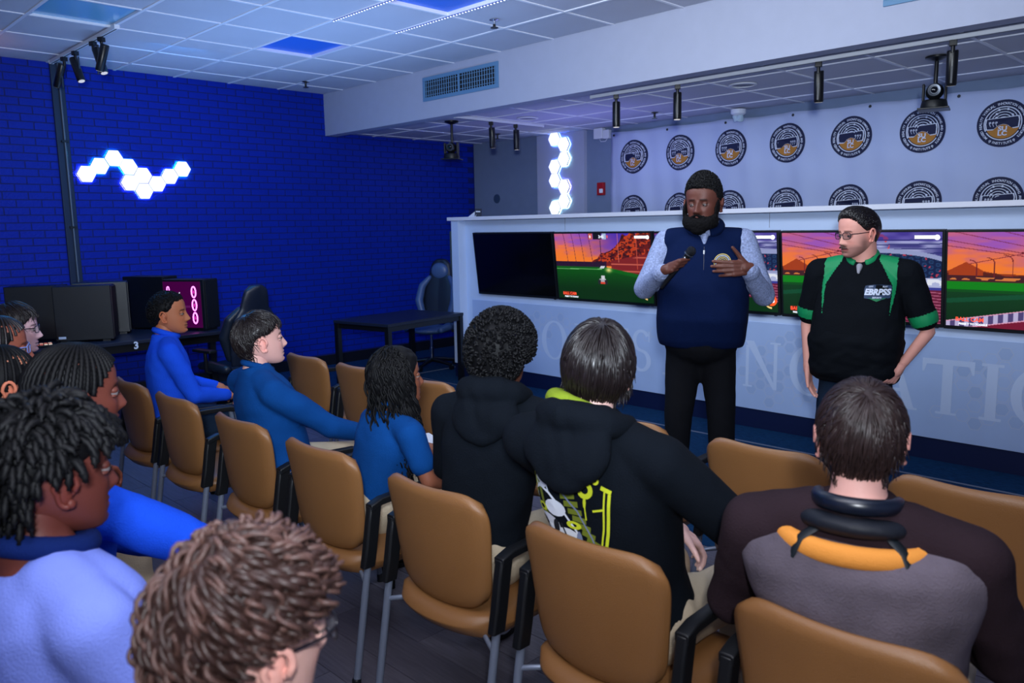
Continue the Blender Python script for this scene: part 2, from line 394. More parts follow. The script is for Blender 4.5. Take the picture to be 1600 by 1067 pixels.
def ptz(x, y, z, drop, pan, label):
    t = thing('ceiling_camera', label, 'camera', (x, y, z), pan, 'ceiling mounted cameras')
    MB().lathe([(.075, 0), (.075, -.012), (.03, -.03), (.016, -.035)], n=24).build('ceiling_plate', M_blackm, t, 50)
    MB().tube([(0, 0, -.03), (0, 0, -drop)], .014, 12).build('pole', M_blackm, t, 60)
    MB().bb((-.10, -.13, -drop - .012), (.10, .08, -drop)).build('shelf', M_blackm, t, bevel=.004)
    MB().lathe([(.085, .0), (.088, .015), (.08, .05), (.06, .06)], (0, -.03, -drop), 28).build('base', M_black, t, 40)
    for s in (-1, 1): MB().bb((s * .07 - .008, -.07, -drop + .05), (s * .07 + .008, .01, -drop + .17)).build('yoke_arm', M_black, t, bevel=.006)
    h = MB().ell((0, -.03, -drop + .115), (.058, .062, .058), nu=22, nv=14).build('camera_head', M_black, t, 60)
    MB().lathe([(.040, 0), (.044, .012), (.040, .018), (.028, .019), (.026, .012)], (0, -.085, -drop + .12), 24, rot('x', PI / 2 + .15)).build('lens_ring', mat('grey_metal_ring', rgb(70, 75, 84), .3, metal=.6), h, 40)
    MB().ell((0, -.094, -drop + .121), (.024, .012, .024)).build('lens', mat('dark_glass', rgb(8, 10, 20), .05, spec=.8), h, 180)
ptz(-6.72, 5.76, ZB, .40, 0.6, 'black pan and tilt camera hanging left of the short far track')
ptz(-2.02, 6.25, ZB, .36, 0.25, 'black pan and tilt camera hanging in front of the banner')
for k, (x, y) in enumerate(((-3.5, 6.2), (-6.05, 6.25))):
    t = thing('ceiling_speaker', ['round white ceiling speaker between the second and third long-track spotlights', 'round white ceiling speaker beside the hexagon lights on the pilaster'][k], 'speaker', (x, y, ZB), 0, 'round ceiling speakers')
    MB().lathe([(.115, .0), (.115, -.008), (.095, -.012), (.092, -.004)], n=32).build('rim', M_white, t, 40)
    MB().lathe([(.092, -.004), (.05, -.008), (.002, -.009)], n=32).build('grille', mat('grey_perforated_grille', rgb(135, 140, 158), .6, bump=1, bscale=900), t, 60)
for k, (x, y, z) in enumerate(((-4.62, 4.42, ZC), (-7.82, 4.66, ZC), (-4.95, 7.0, ZB), (-7.3, 7.0, ZB))):
    t = thing('fire_sprinkler', 'small dark fire sprinkler on the ceiling, ' + ['nearest the middle of the beam', 'beside the blue wall', 'above the banner', 'left of the pilaster'][k], 'sprinkler', (x, y, z), 0, 'ceiling sprinklers')
    MB().lathe([(.038, 0), (.038, -.004), (.012, -.010), (.010, -.035)], n=20).build('escutcheon', M_chrome if k == 0 else M_blackm, t, 40)
    MB().lathe([(.010, -.03), (.012, -.055), (.03, -.058), (.03, -.062)], n=16).build('deflector', M_blackm, t, 40)
t = thing('emergency_light', 'white twin lamp emergency light at the top edge of the banner', 'emergency light', (-4.25, 7.45, 2.71), 0)
MB().lathe([(.075, 0.06), (.075, .02), (.05, .0)], n=24).build('housing', M_white, t, 40)
for s in (-1, 1):
    R = rot('x', .6) @ rot('y', s * .5)
    MB().lathe([(.02, .0), (.042, -.05), (.044, -.06), (.03, -.058)], (s * .04, -.02, .01), 18, R).build('lamp_head', mat('clear_lens', rgb(180, 200, 210), .1), t, 50)
t = thing('sensor_box', 'white motion sensor box beside the left edge of the banner near the ceiling', 'sensor', (-6.12, YB, 2.73), 0)
MB().bb((-.10, -.07, -.075), (.03, 0, .05)).build('housing', M_white, t, bevel=.008)
MB().bb((.035, -.06, -.08), (.12, 0, .02)).build('junction_box', M_white, t, bevel=.006)
MB().tube([(-.03, -.04, -.075), (0, -.05, -.11), (.06, -.04, -.11), (.08, -.03, -.08)], .004, 6).build('cable', M_white, t, 60)
t = thing('fire_alarm', 'small red fire alarm with strobe on the wall left of the banner', 'fire alarm', (-6.14, YB, 2.07), 0)
MB().bb((-.05, -.045, -.075), (.05, 0, .075)).build('housing', mat('red_plastic', rgb(170, 24, 30), .4), t, bevel=.006)
MB().bb((.0, -.065, -.05), (.045, -.04, .0)).build('strobe', mat('strobe_lens', rgb(235, 235, 240), .1), t, bevel=.006)
t = thing('wall_disc', 'round dark blank plate on the grey back wall above the counter', 'wall plate', (-7.98, YB, 2.02), 0)
MB().lathe([(.062, 0), (.06, .008), (.002, .012)], n=24, M=rot('x', PI / 2)).build('disc', mat('slate_plate', rgb(58, 78, 104), .5), t, 40)

# hexagon lights
def hexlight(name, pts, base, axis, r, label, halo):
    t = thing(name, label, 'wall light', base)
    for k, (a, z) in enumerate(pts):
        h = []
        for q in range(6):
            an = (PI / 3 * q)
            h.append((a + r * math.cos(an), z + r * math.sin(an)))
        def P3(p, d): return (d, p[0] - base[1], p[1] - base[2]) if axis == 'x' else (p[0] - base[0], -d, p[1] - base[2])
        m = MB().loft([[P3(p, .006) for p in h], [P3(p, .026) for p in h]])
        f = m.build('light_panel', mat('hex_case', rgb(70, 80, 104), .5), t)
        gl = [(a + (p[0] - a) * .985, z + (p[1] - z) * .985) for p in h]; MB().loft([[P3(p, .001) for p in gl], [P3(p, .006) for p in gl]]).build('edge_glow', mat('hex_glow_' + halo[k][0], rgb(240, 240, 250), .5, emit=halo[k][1], estr=60), f)
        hi = [(a + (p[0] - a) * .965, z + (p[1] - z) * .965) for p in h]
        MB().loft([[P3(p, .026) for p in hi], [P3(p, .030) for p in hi]]).build('diffuser', mat('hex_white_diffuser', rgb(250, 250, 255), .5, emit=(.93, .97, 1, 1), estr=1.5), f)
HV = ('violet', (.25, .22, 1, 1)); HT = ('teal', (.02, .75, .62, 1)); HL = ('lime', (.4, .8, .9, 1)); HB = ('blue', (.10, .22, 1, 1))
ph = [(2.573, 2.215), (2.70, 2.295), (2.836, 2.375), (2.968, 2.298), (3.10, 2.217), (2.968, 2.142), (3.10, 2.062), (3.235, 2.138), (3.368, 2.217), (3.503, 2.295)]
hexlight('hexagon_wall_light', ph, (XW + .004, 3.0, 2.2), 'x', .0885, 'zigzag of ten glowing white hexagon panels on the blue brick wall', [HV, HT, HT, HT, HV, HV, HB, HV, HB, HT])
ph2 = [(-6.845, 2.715), (-6.69, 2.635), (-6.69, 2.46), (-6.845, 2.375), (-6.845, 2.205), (-6.69, 2.12), (-6.69, 1.945), (-6.845, 1.865)]
hexlight('hexagon_wall_light', ph2, (-6.75, YB - .05, 2.3), 'y', .098, 'vertical zigzag of eight glowing hexagon panels on the pale pilaster', [HB, HB, HL, HB, HB, HV, HL, HL])

# ------------------------------------------------------------------ banner
def wr(x, z):
    return 0.012 * math.sin(x * 9 + 1.3 * math.sin(z * 2.2)) + 0.007 * math.sin(x * 23 + z * 3) + 0.004 * math.sin(z * 17 + x * 5)
t = thing('logo_banner', 'wide white fabric banner with round navy and gold emblems behind the counter', 'banner', (-2.8, YB - .04, 1.9))
m = MB(); NX, NZ_ = 150, 30; bx0, bx1, bz0, bz1 = -5.99, 0.6, 1.1, 2.715
vs = []
for j in range(NZ_ + 1):
    for i in range(NX + 1):
        x = bx0 + (bx1 - bx0) * i / NX; z = bz0 + (bz1 - bz0) * j / NZ_
        zz = z - (0.012 * abs(math.sin((x + .05) * PI / 0.74)) if j == NZ_ else 0) - (0.03 * (x - bx0) / (bx1 - bx0)) * (z - bz0) / (bz1 - bz0)
        vs.append((x + 2.8, wr(x, z), zz - 1.9))
m.add(vs, [(j * (NX + 1) + i, j * (NX + 1) + i + 1, (j + 1) * (NX + 1) + i + 1, (j + 1) * (NX + 1) + i) for j in range(NZ_) for i in range(NX)])
o = m.build('fabric', mat('white_banner_fabric', rgb(182, 192, 222), .75, bump=.2, bscale=500), t, 180)
o.modifiers.new('s', 'SOLIDIFY').thickness = .002
M_nv = mat('print_navy', rgb(20, 26, 62), .7); M_wh = mat('print_white', rgb(214, 218, 232), .7); M_go = mat('print_gold', rgb(178, 118, 42), .7)
def disc(m, r0, r1, a0=0, a1=2 * PI, n=40, c=(0, 0), y=0):
    vs = []; 
    for i in range(n + 1):
        a = a0 + (a1 - a0) * i / n
        for r in (r0, r1): vs.append((c[0] + r * math.cos(a), y, c[1] + r * math.sin(a)))
    m.add(vs, [(2 * i, 2 * i + 2, 2 * i + 3, 2 * i + 1) for i in range(n)])
def poly(m, pts, y=0): m.add([(p[0], y, p[1]) for p in pts], [tuple(range(len(pts)))])
def logo_layers():
    n, w_, g = MB(), MB(), MB()
    disc(n, 0.0, .19, n=48, y=0)
    disc(w_, .128, .136, -.45, PI + .45, 40, y=-.0012)
    disc(w_, .128, .136, PI + .55, 2 * PI - .55, 30, y=-.0012)
    # white field under the visor line, gold lower half
    disc(g, 0.0, .122, PI + .12, 2 * PI - .12, 30, y=-.0012)
    for r in (.105, .083, .062, .042, .024): disc(w_, r - .0035, r + .0025, .12, PI - .12, 26, (0, .01), y=-.0014)
    for (a, r) in ((2.2, .083), (1.3, .105), (.7, .083), (1.9, .105), (2.5, .062)): disc(w_, 0, .009, c=(r * math.cos(a), .01 + r * math.sin(a)), n=10, y=-.0017)
    vis = [(-.112, .035), (.105, .047), (.112, .02), (.108, -.035), (.062, -.040), (.036, -.014), (0, -.006), (-.036, -.016), (-.062, -.044), (-.108, -.043), (-.116, .0)]
    def off(s): return [(p[0] * s, (p[1]) * s) for p in vis]
    def fan(mb, pts, y):
        k = len(pts); c = (0, .01); vs = [(c[0], y, c[1])] + [(p[0], y, p[1]) for p in pts]; mb.add(vs, [(0, 1 + i, 1 + (i + 1) % k) for i in range(k)])
    fan(w_, [(p[0] * 1.08, p[1] * 1.16 - .001) for p in vis], -.0020); fan(n, vis, -.0026)
    for s in (-1, 1):
        for q in range(3):
            x = s * (.045 + q * .022); disc(w_, .003, .008, c=(x, .008 - q * .0), n=10, y=-.0032)
            poly(w_, [(x + s * .004, .002), (x + s * .007, .001), (x - s * .004, -.024), (x - s * .008, -.023)], -.0032)
    for s_, zz_ in (('SU', -.044), ('LC', -.082)):
        v, f = text_mesh(s_, .050, bold=.0018); w_.add([(p[0] * 1.1, -.0032, p[1] + zz_) for p in v], f)
    def arc(s, size, rad, a_mid, flip, step):
        k = len(s)
        for i, ch in enumerate(s):
            if ch == ' ': continue
            v, f = text_mesh(ch, size, bold=.0006)
            a = a_mid + (-1 if not flip else 1) * (i - (k - 1) / 2) * step
            th = a - PI / 2 if not flip else a + PI / 2
            c_, s_ = math.cos(th), math.sin(th)
            w_.add([(rad * math.cos(a) + p[0] * c_ - p[1] * s_, -.0014, rad * math.sin(a) + p[0] * s_ + p[1] * c_) for p in v], f)
    arc('MIXED REALITY VIRTUAL INNOVATION GAMING AND ESPORTS', .027, .158, PI / 2, False, .094)
    arc('INSTITUTE', .027, .162, -PI / 2, True, .10)
    for s in (-1, 1): disc(w_, .004, .009, c=(s * .083, -.138), n=10, y=-.0014); disc(w_, 0, .003, c=(s * .088, -.150), n=6, y=-.0014)
    return n, w_, g
LN, LW, LG = logo_layers()
cols = [-5.64, -5.02, -4.40, -3.78, -3.155, -2.535, -1.915, -1.295, -.675]
for zc_ in (2.41, 1.79):
    for x in cols:
        par = None
        for src, mm, nm in ((LN, M_nv, 'emblem'), (LG, M_go, 'emblem_field'), (LW, M_wh, 'emblem_lettering')):
            q = MB(); q.add([(p[0] + x + 2.8, wr(x + p[0], zc_ + p[2]) - .007 + p[1] * 3.4, p[2] + zc_ - 1.9) for p in src.v], src.f)
            # keep the flat print on top of the folded cloth
            if nm == 'emblem':
                q = MB(); disc_m = MB()
                for ri in range(6): disc(disc_m, .19 * ri / 6, .19 * (ri + 1) / 6, n=48)
                q.add([(p[0] + x + 2.8, wr(x + p[0], zc_ + p[2]) - .004, p[2] + zc_ - 1.9) for p in disc_m.v], disc_m.f)
                v2 = [(p[0] + x + 2.8, wr(x + p[0], zc_ + p[2]) - .007 + p[1] * 3.4, p[2] + zc_ - 1.9) for p in src.v if p[1] < -.002]
                n0 = next(i for i, p in enumerate(src.v) if p[1] < -.002); ff = [tuple(i - n0 for i in f_) for f_ in src.f if min(f_) >= n0]
                q.add(v2, ff)
                par = q.build(nm, mm, t, fix=False)
            else: q.build(nm, mm, par, fix=False)
for k in range(10):
    x = -5.93 + k * .735 - .0
    if x < .5: MB().lathe([(.010, 0), (.014, .003), (.010, .005)], (x + 2.8, wr(x, 2.69) - .004, .775 - .02 * k / 10), 10, rot('x', PI / 2)).build('grommet', M_blackm, t)

# ------------------------------------------------------------------ display counter with televisions
t = thing('display_counter', 'long pale counter wall with a faint lettered front below the row of televisions', 'counter', (-3.0, 5.9, 0))
def lb(a, b): return MB().bb((a[0] + 3.0, a[1] - 5.9, a[2]), (b[0] + 3.0, b[1] - 5.9, b[2]))
lb((-6.55, 5.764, .155), (0.9, 6.35, 1.715)).build('body', M_counter, t)
lb((-6.66, 5.66, .155), (-6.545, 6.35, 1.715)).build('end_post', M_counter, t, bevel=.003)
lb((-6.70, 5.635, 1.715), (0.95, 6.40, 1.752)).build('top_cap', mat('white_laminate_cap', rgb(226, 228, 240), .4), t, bevel=.004)
kb = lb((-6.55, 5.768, 0.002), (0.9, 6.33, .155)).build('kickboard', M_navy_base, t)
lb((-6.655, 5.665, 0.002), (-6.55, 6.33, .155)).build('kickboard', M_navy_base, t)
pn = lb((-6.45, 5.757, .158), (0.9, 5.764, .862)).build('front_panel', mat('pale_blue_print', rgb(168, 190, 228), .5, var=.04, vscale=3), t)
for x in (-5.1, -3.0, -1.2): lb((x - .0015, 5.7625, 1.60), (x + .0015, 5.7655, 1.715)).build('panel_joint', mat('joint_line', rgb(120, 126, 142), .7), t)
# serif letters, unit height 1
def L_I(): return [[(.1, 0), (.5, 0), (.5, .05), (.1, .05)], [(.1, .95), (.5, .95), (.5, 1), (.1, 1)], [(.2, .05), (.4, .05), (.4, .95), (.2, .95)]], .6
def L_T(): return [[(.1 + .2, 0), (.7, 0), (.7, .04), (.3, .04)], [(0, .9), (1, .9), (1, 1), (0, 1)], [(0, .9), (0, .76), (.04, .76), (.09, .9)], [(.91, .9), (.96, .76), (1, .76), (1, .9)], [(.4, .04), (.6, .04), (.6, .9), (.4, .9)]], 1.0
def L_N(): return [[(.05, 0), (.3, 0), (.3, .04), (.05, .04)], [(.12, .04), (.2, .04), (.2, .9), (.12, .9)], [(.02, .96), (.28, 1), (.02, 1)], [(.1, 1), (.33, 1), (.95, 0), (.86, 0)], [(.86, 0), (.95, 0), (.95, .96), (.86, .96)], [(.76, .96), (1.03, .96), (1.03, 1), (.76, 1)]], 1.08
def L_V(): return [[(0, .96), (.32, .96), (.32, 1), (0, 1)], [(.06, .96), (.27, .96), (.58, .1), (.48, 0)], [(.48, 0), (.58, 0), (.86, .96), (.78, .96)], [(.7, .96), (.97, .96), (.97, 1), (.7, 1)]], 1.0
def L_A(): return [[(.0, 0), (.26, 0), (.26, .04), (0, .04)], [(.08, .04), (.16, .04), (.5, .92), (.46, 1)], [(.46, 1), (.56, 1), (.93, .04), (.72, .04)], [(.62, 0), (1.0, 0), (1.0, .04), (.62, .04)], [(.24, .32), (.7, .32), (.7, .38), (.26, .38)]], 1.02
def ring(cx, cy, rx, ry, tx, ty, a0=0, a1=2 * PI, n=36):
    out = []
    for i in range(n):
        a, b = a0 + (a1 - a0) * i / n, a0 + (a1 - a0) * (i + 1) / n
        out.append([(cx + rx * math.cos(a), cy + ry * math.sin(a)), (cx + rx * math.cos(b), cy + ry * math.sin(b)), (cx + (rx - tx) * math.cos(b), cy + (ry - ty) * math.sin(b)), (cx + (rx - tx) * math.cos(a), cy + (ry - ty) * math.sin(a))])
    return out
def L_O(): return ring(.55, .5, .52, .52, .19, .05), 1.15
def L_C(): return ring(.55, .5, .52, .52, .19, .05, .7, 2 * PI - .7) + [[(.9, .86), (.95, .86), (.95, .66), (.92, .66)]], 1.1
def L_P(): return [[(.05, 0), (.42, 0), (.42, .04), (.05, .04)], [(.14, .04), (.33, .04), (.33, 1), (.14, 1)], [(.03, .96), (.14, .96), (.14, 1), (.03, 1)]] + ring(.33, .73, .42, .27, .17, .05, -PI / 2, PI / 2, 16), .85
def L_R(): return L_P()[0] + [[(.38, .5), (.58, .47), (.98, 0), (.76, 0)]], 1.0
def L_S(): return ring(.36, .74, .30, .27, .13, .07, .5, 1.5 * PI, 18) + ring(.36, .26, .33, .27, .15, .07, -PI, .5 * PI, 22) + [[(.02, .3), (.06, .3), (.06, .02), (.02, .02)], [(.6, .97), (.64, .97), (.64, .72), (.6, .72)]], .75
LET = dict(I=L_I, T=L_T, N=L_N, V=L_V, A=L_A, O=L_O, C=L_C, P=L_P, R=L_R, S=L_S)
M_let = mat('faint_pale_lettering', rgb(192, 208, 236), .5)
Hh = .375
for ch, x in (('S', -5.98), ('P', -5.62), ('O', -5.24), ('R', -4.83), ('T', -4.50), ('S', -4.19), ('I', -3.90), ('N', -3.55), ('N', -3.03), ('O', -2.62), ('V', -2.30), ('A', -2.02), ('T', -1.68), ('I', -1.415), ('O', -1.13), ('N', -.70), ('C', -.1), ('E', .3)):
    if ch == 'E': continue
    q, wd = LET[ch](); m = MB(); sx = Hh * .86
    for kq, pl in enumerate(q):
        m.add([(x - wd * sx / 2 + p[0] * sx + 3.0, 5.7555 - 5.9 - .00012 * (kq % 9), .335 + p[1] * Hh) for p in pl], [tuple(range(len(pl)))])
    m.build('letter', M_let, pn, fix=False)
# honeycomb print
m = MB(); m2 = MB()
for cx_, cz_, sx_, sz_ in ((-5.4, .62, .5, .2), (-4.6, .4, .3, .2), (-2.8, .5, .45, .3), (-1.35, .6, .35, .22), (-1.5, .3, .3, .1), (-3.9, .7, .3, .1), (-.3, .5, .4, .3)):
    for i in range(-9, 10):
        for j in range(-6, 7):
            x = cx_ + i * .0785; z = cz_ + j * .0906 + (.0453 if i % 2 else 0)
            d = ((x - cx_) / sx_) ** 2 + ((z - cz_) / sz_) ** 2
            if d > 1 or z < .21 or z > .81 or rnd.random() < d * .75: continue
            h = [(x + 3.0 + .048 * math.cos(PI / 3 * k), 5.7562 - 5.9, z + .048 * math.sin(PI / 3 * k)) for k in range(6)]
            if rnd.random() < .3: m.add(h, [tuple(range(6))])
            hi = [(x + 3.0 + .043 * math.cos(PI / 3 * k), 5.7560 - 5.9, z + .043 * math.sin(PI / 3 * k)) for k in range(6)]
            ho = [(p[0], 5.7560 - 5.9, p[2]) for p in h]
            m2.add(ho + hi, [(k, (k + 1) % 6, 6 + (k + 1) % 6, 6 + k) for k in range(6)])
m.build('hexagon_print', mat('faint_blue_hexagons', rgb(160, 182, 220), .5), pn, kind='stuff', fix=False)
m2.build('honeycomb_print', mat('faint_honeycomb_lines', rgb(182, 194, 220), .5), pn, kind='stuff', fix=False)

# television pictures painted per vertex: generic stadium at sunset
def tvimg(kind, W=300, H=168):
    U, V = np.meshgrid(np.linspace(0, 1, W), np.linspace(0, 1, H)); V = 1 - V * 1.0      # V: 1 top .. 0 bottom; row 0 = top
    img = np.zeros((H, W, 3))
    def nz(u, v, s, seed=0):
        r = np.random.RandomState(seed); g = r.rand(40, 60)
        x = (u * s) % 59; y = (v * s) % 39; xi, yi = x.astype(int), y.astype(int); fx, fy = x - xi, y - yi
        xi2, yi2 = np.minimum(xi + 1, 59), np.minimum(yi + 1, 39)
        fx = fx * fx * (3 - 2 * fx); fy = fy * fy * (3 - 2 * fy)
        return (g[yi, xi] * (1 - fx) + g[yi, xi2] * fx) * (1 - fy) + (g[yi2, xi] * (1 - fx) + g[yi2, xi2] * fx) * fy
    def mix(a, b, t): return a * (1 - t[..., None]) + np.array(b, float) * t[..., None]
    def put(mask, c): img[:] = np.where(mask[..., None], np.array(c, float), img)
    def soft(mask, c, a): img[:] = img * (1 - a * mask[..., None]) + np.array(c, float) * a * mask[..., None]
    n1 = nz(U * .6 + .1, V * 1.6, 8, 3) * .6 + nz(U, V * 2, 16, 5) * .4
    hz = .53 if kind == 'field' else .58
    tt = np.clip((V - hz) / (1 - hz), 0, 1)
    sky = np.ones((H, W, 3)) * np.array((255, 128, 45.))
    sky = mix(sky, (238, 112, 96), np.clip(tt * 1.8 - .2 + (n1 - .5) * .9, 0, 1))
    sky = mix(sky, (150, 84, 196), np.clip(tt * 1.2 - .35 + (n1 - .5) * 1.3 + U * .45, 0, 1) * .9)
    sky = mix(sky, (92, 62, 190), np.clip(U * 1.3 - .55 + (nz(U, V, 9, 8) - .5), 0, 1) * np.clip(tt * 1.5, 0, 1) * .8)
    img[:] = sky
    def hills(base, amp, col, s, seed):
        h = base + amp * nz(U, U * 0 + .3, s, seed); put((V < h) & (V > hz - .03), col)
    if kind == 'field':
        hills(hz + .02, .08, (150, 58, 26), 7, 2); hills(hz + .0, .06, (92, 34, 24), 16, 4)
        put((abs(U - .05 * 2) < .09) & (V < hz + .16 - abs(U - .1) * 1.0) & (V > hz), (168, 62, 22))
        put((V < hz + .02) & (V > hz - .05), (70, 30, 38)); soft(((V < hz) & (V > hz - .03)).astype(float) * (nz(U, V, 30, 9) > .5), (255, 150, 70), .8)
        put((V < hz - .05), (14, 130, 24)); put((V < hz - .13), (10, 78, 26)); put(V < hz - .16, (12, 62, 30))
        g = np.clip((hz - .05 - V) / .3, 0, 1); soft((V < hz - .05).astype(float), (6, 40, 22), .5) if False else None
        soft(((V < hz - .16)).astype(float) * np.clip((hz - .16 - V) * 3, 0, 1), (10, 36, 16), .6)
        soft((abs(V - (.27 + .18 * U)) < .025).astype(float), (20, 96, 70), .5)
        for k in range(7):
            x0 = .12 + k * .085; rr = .035 + .006 * k; top = hz + .13 + .02 * k
            d = np.sqrt(((U - x0) / 1.0) ** 2 + ((V - top) / 1.4) ** 2)
            put(((abs(d - rr) < .003) & (V > top) & (U > x0 - .0)) | ((abs(U - x0 - rr) < .0024) & (V < top) & (V > hz)), (110, 30, 40))
        for a, b in ((1.15, -.5), (1.02, -.42), (.92, -.35), (.62, .42), (.86, -.05 - .22)):
            put((abs(V - (a + b * U)) < .0035) & (V > hz + .14), (122, 34, 52))
    if kind == 'road':
        hills(hz + .02, .08, (150, 58, 26), 7, 2); put((V < hz + .02) & (V > hz - .05), (70, 30, 38))
    if kind == 'cliff':
        img[:] = mix(img, (60, 40, 170), np.clip((U - .2) * 1.1 * tt * 1.3, 0, .75))
        h = hz + .0 + np.clip((U - .4) * 1.0, 0, .5) * (.8 + .5 * nz(U, V * .3, 22, 1)); rock = (V < h) & (U > .4) & (V > hz - .03)
        put(rock, (104, 26, 22)); soft(rock.astype(float) * (nz(U * 1.6, V, 30, 6) > .52), (214, 74, 30), .8); soft(rock.astype(float) * (nz(U * 2, V * 2, 30, 7) > .64), (40, 14, 30), .8)
        put((V < hz) & (V > hz - .06), (120, 34, 34)); put((V < hz) & (V > hz - .1) & (U < .55), (44, 22, 50))
        put((V < hz + .02 + (U - .6) * .3) & (V > hz - .16 - (U - .6) * .25) & (U > .6), (128, 36, 38))
        soft(((V < hz + .0 + (U - .6) * .3) & (abs((V * 40) % 4 - 2) < .35) & (U > .6) & (V > hz - .16)).astype(float), (220, 110, 90), .8)
        put(V < hz - .08 - .28 * np.clip(U - .55, 0, 1), (14, 96, 22)); soft((V < hz - .12 - .28 * np.clip(U - .5, 0, 1)).astype(float) * np.clip((hz - V) * 2.4, 0, 1), (8, 44, 12), .9)
        put((abs(V - (hz - .12 + .02 * U)) < .004) & (U < .5), (120, 200, 120))
        for k in range(4): put((abs((U - .08 - k * .09) - .06 * np.sqrt(np.clip(1 - (V - .5) * 1.8, 0, 1))) < .0025) & (V > hz - .05), (70, 20, 60))
        put((abs(U - .5) < .003) & (V > hz) & (V < .9), (30, 20, 50)); put((abs(U - .68) < .002) & (V > hz), (240, 130, 110)); put((abs(U - .86) < .003) & (V > hz - .1), (200, 80, 60))
        # small generic toy car and spark
        put((abs(U - .5) < .035) & (abs(V - .30) < .028), (170, 172, 180)); put((abs(U - .505) < .018) & (abs(V - .345) < .03), (214, 214, 222)); put(((abs(abs(U - .5) - .035) < .014) & (abs(V - .275) < .035)), (40, 40, 46)); put((abs(U - .5) < .022) & (abs(V - .265) < .016), (226, 70, 50))
        soft(np.exp(-(((U - .57) / .03) ** 2 + ((V - .46) / .035) ** 2)), (255, 240, 150), .9); put((abs(U - .505 - (V - .5) * .4) < .022) & (abs(V - .5) < .02), (220, 225, 235))
        put((abs(U - .40) < .02) & (V > .915), (214, 96, 80)); put((abs(U - .47) < .045) & (V > .915), (18, 18, 30)); put((abs(U - .545) < .02) & (V > .915), (170, 190, 226))
    if kind in ('arena', 'arena2'):
        base = np.ones((H, W, 3)) * np.array((66, 62, 132.)); img[:] = mix(base, (176, 180, 226), np.clip(nz(U, V * 1.6, 14, 11) * 1.4 - .35, 0, 1))
        sp = (nz(U, V, 28, 12) > .62) & (V > .62); put(sp & (U < .7), (222, 70, 64)); soft((V > .9).astype(float), (70, 50, 160), .6)
        for k in range(6): soft((abs(V - (.66 + k * .05 + .06 * (U - .5) ** 2)) < .006).astype(float), (40, 44, 110), .9)
        net = ((U - .62) / .44) ** 2 + ((V - .60) / .17) ** 2 < 1 if kind == 'arena2' else (V < .74) & (V > .53)
        rim = ((U - .62) / .50) ** 2 + ((V - .58) / .24) ** 2 < 1 if kind == 'arena2' else (V < .80) & (V > .5)
        put(rim, (150, 158, 204)); put(net, (18, 34, 74))
        a = (U * 26) % 1 - .5; b = (V * 17 + .5 * (np.floor(U * 26) % 2)) % 1 - .5; put(net & (a * a + b * b < .13), (38, 68, 112)); put(net & (a * a + b * b < .05), (26, 46, 84))
        put(net & (nz(U, V, 24, 2) > .72) & (a * a + b * b < .13), (176, 60, 84))
        put((V < .5) & (V > .40), (176, 184, 224)); put((V < .49) & (V > .42) & (nz(U, V, 30, 6) > .6), (232, 236, 250)); put((V < .40), (58, 62, 150))
        put((V < .37), (104, 28, 58)); put((V < .37) & (((V * 30 + U * 4) % 1) < .3), (172, 90, 120))
        put(V < .12 + .28 * (1 - U), (10, 52, 18)) if kind == 'arena' else None
        put((V < .16) & (U < .5), (26, 70, 190)); put((abs(V - (.22 - U * .25)) < .012) & (U < .6), (196, 216, 250))
        soft(((V > .88) & (U > .3) & (U < .5)).astype(float), (255, 120, 60), .6)
    if kind == 'split':                       # left sunset field, right arena
        A = tvimg('field', W, H); B = tvimg('arena2', W, H)
        img[:] = np.where((U < .52 + .05 * V)[..., None], A, B)
    if kind == 'road2':
        A = tvimg('field', W, H); img[:] = A
        d = ((U - 1.02) / .36) ** 2 + ((V - .26) / .15) ** 2; put((d < 1) & (d > .78) | ((d < .5) & (d > .34)), (178, 46, 48)); put((d <= .78) & (d >= .5), (52, 20, 26)); put(d <= .34, (112, 34, 50))
        put((V < .30 - (1 - U) * .02) & (V < -.02 + .42 * U) & (V < .3), (122, 26, 54)); bnd = (V - (-.0 + .36 * U)); put((abs(bnd) < .05), (82, 70, 120)); put((abs(bnd) < .05) & (((U * 40) % 2) < .9), (190, 180, 220)); put((abs(bnd) > .045) & (abs(bnd) < .055), (226, 160, 190))
        put((bnd < -.22) , (8, 34, 12)); put((bnd < -.05) & (U < .1), (180, 70, 150)); soft((abs(U - .57) < .10).astype(float) * (abs(V - .5) < .02), (235, 240, 240), .8)
    soft(((U < .12) & (V < .0)).astype(float), (0, 0, 0), 0)
    return img
M_scr = emis_attr('screen_picture', 1.0); M_txt = mat('caption_white', rgb(240, 240, 240), .5, emit=(1, 1, 1, 1), estr=.8); M_red = mat('caption_red', rgb(240, 70, 40), .5, emit=(1, .10, .04, 1), estr=1.0)
M_org = mat('gauge_orange', rgb(230, 80, 30), .4, emit=(.85, .10, .02, 1), estr=.9); M_amb = mat('gauge_amber', rgb(230, 190, 120), .4, emit=(.9, .55, .18, 1), estr=.8)
tilt = math.radians(6.4)
tvs = [(-5.735, None, 'switched off television with a black screen at the left end of the row'), (-4.585, 'cliff', 'television showing a green field under red cliffs, second from the left'),
       (-3.435, 'arena', 'television showing a pale stadium net, half hidden behind the speaking man'), (-2.285, 'split', 'television showing a sunset field and blue arena behind the man in black and green'),
       (-1.145, 'road2', 'television showing an orange sunset field with a red track, rightmost in view'), (0.0, 'field', 'television at the far right of the row outside the frame')]
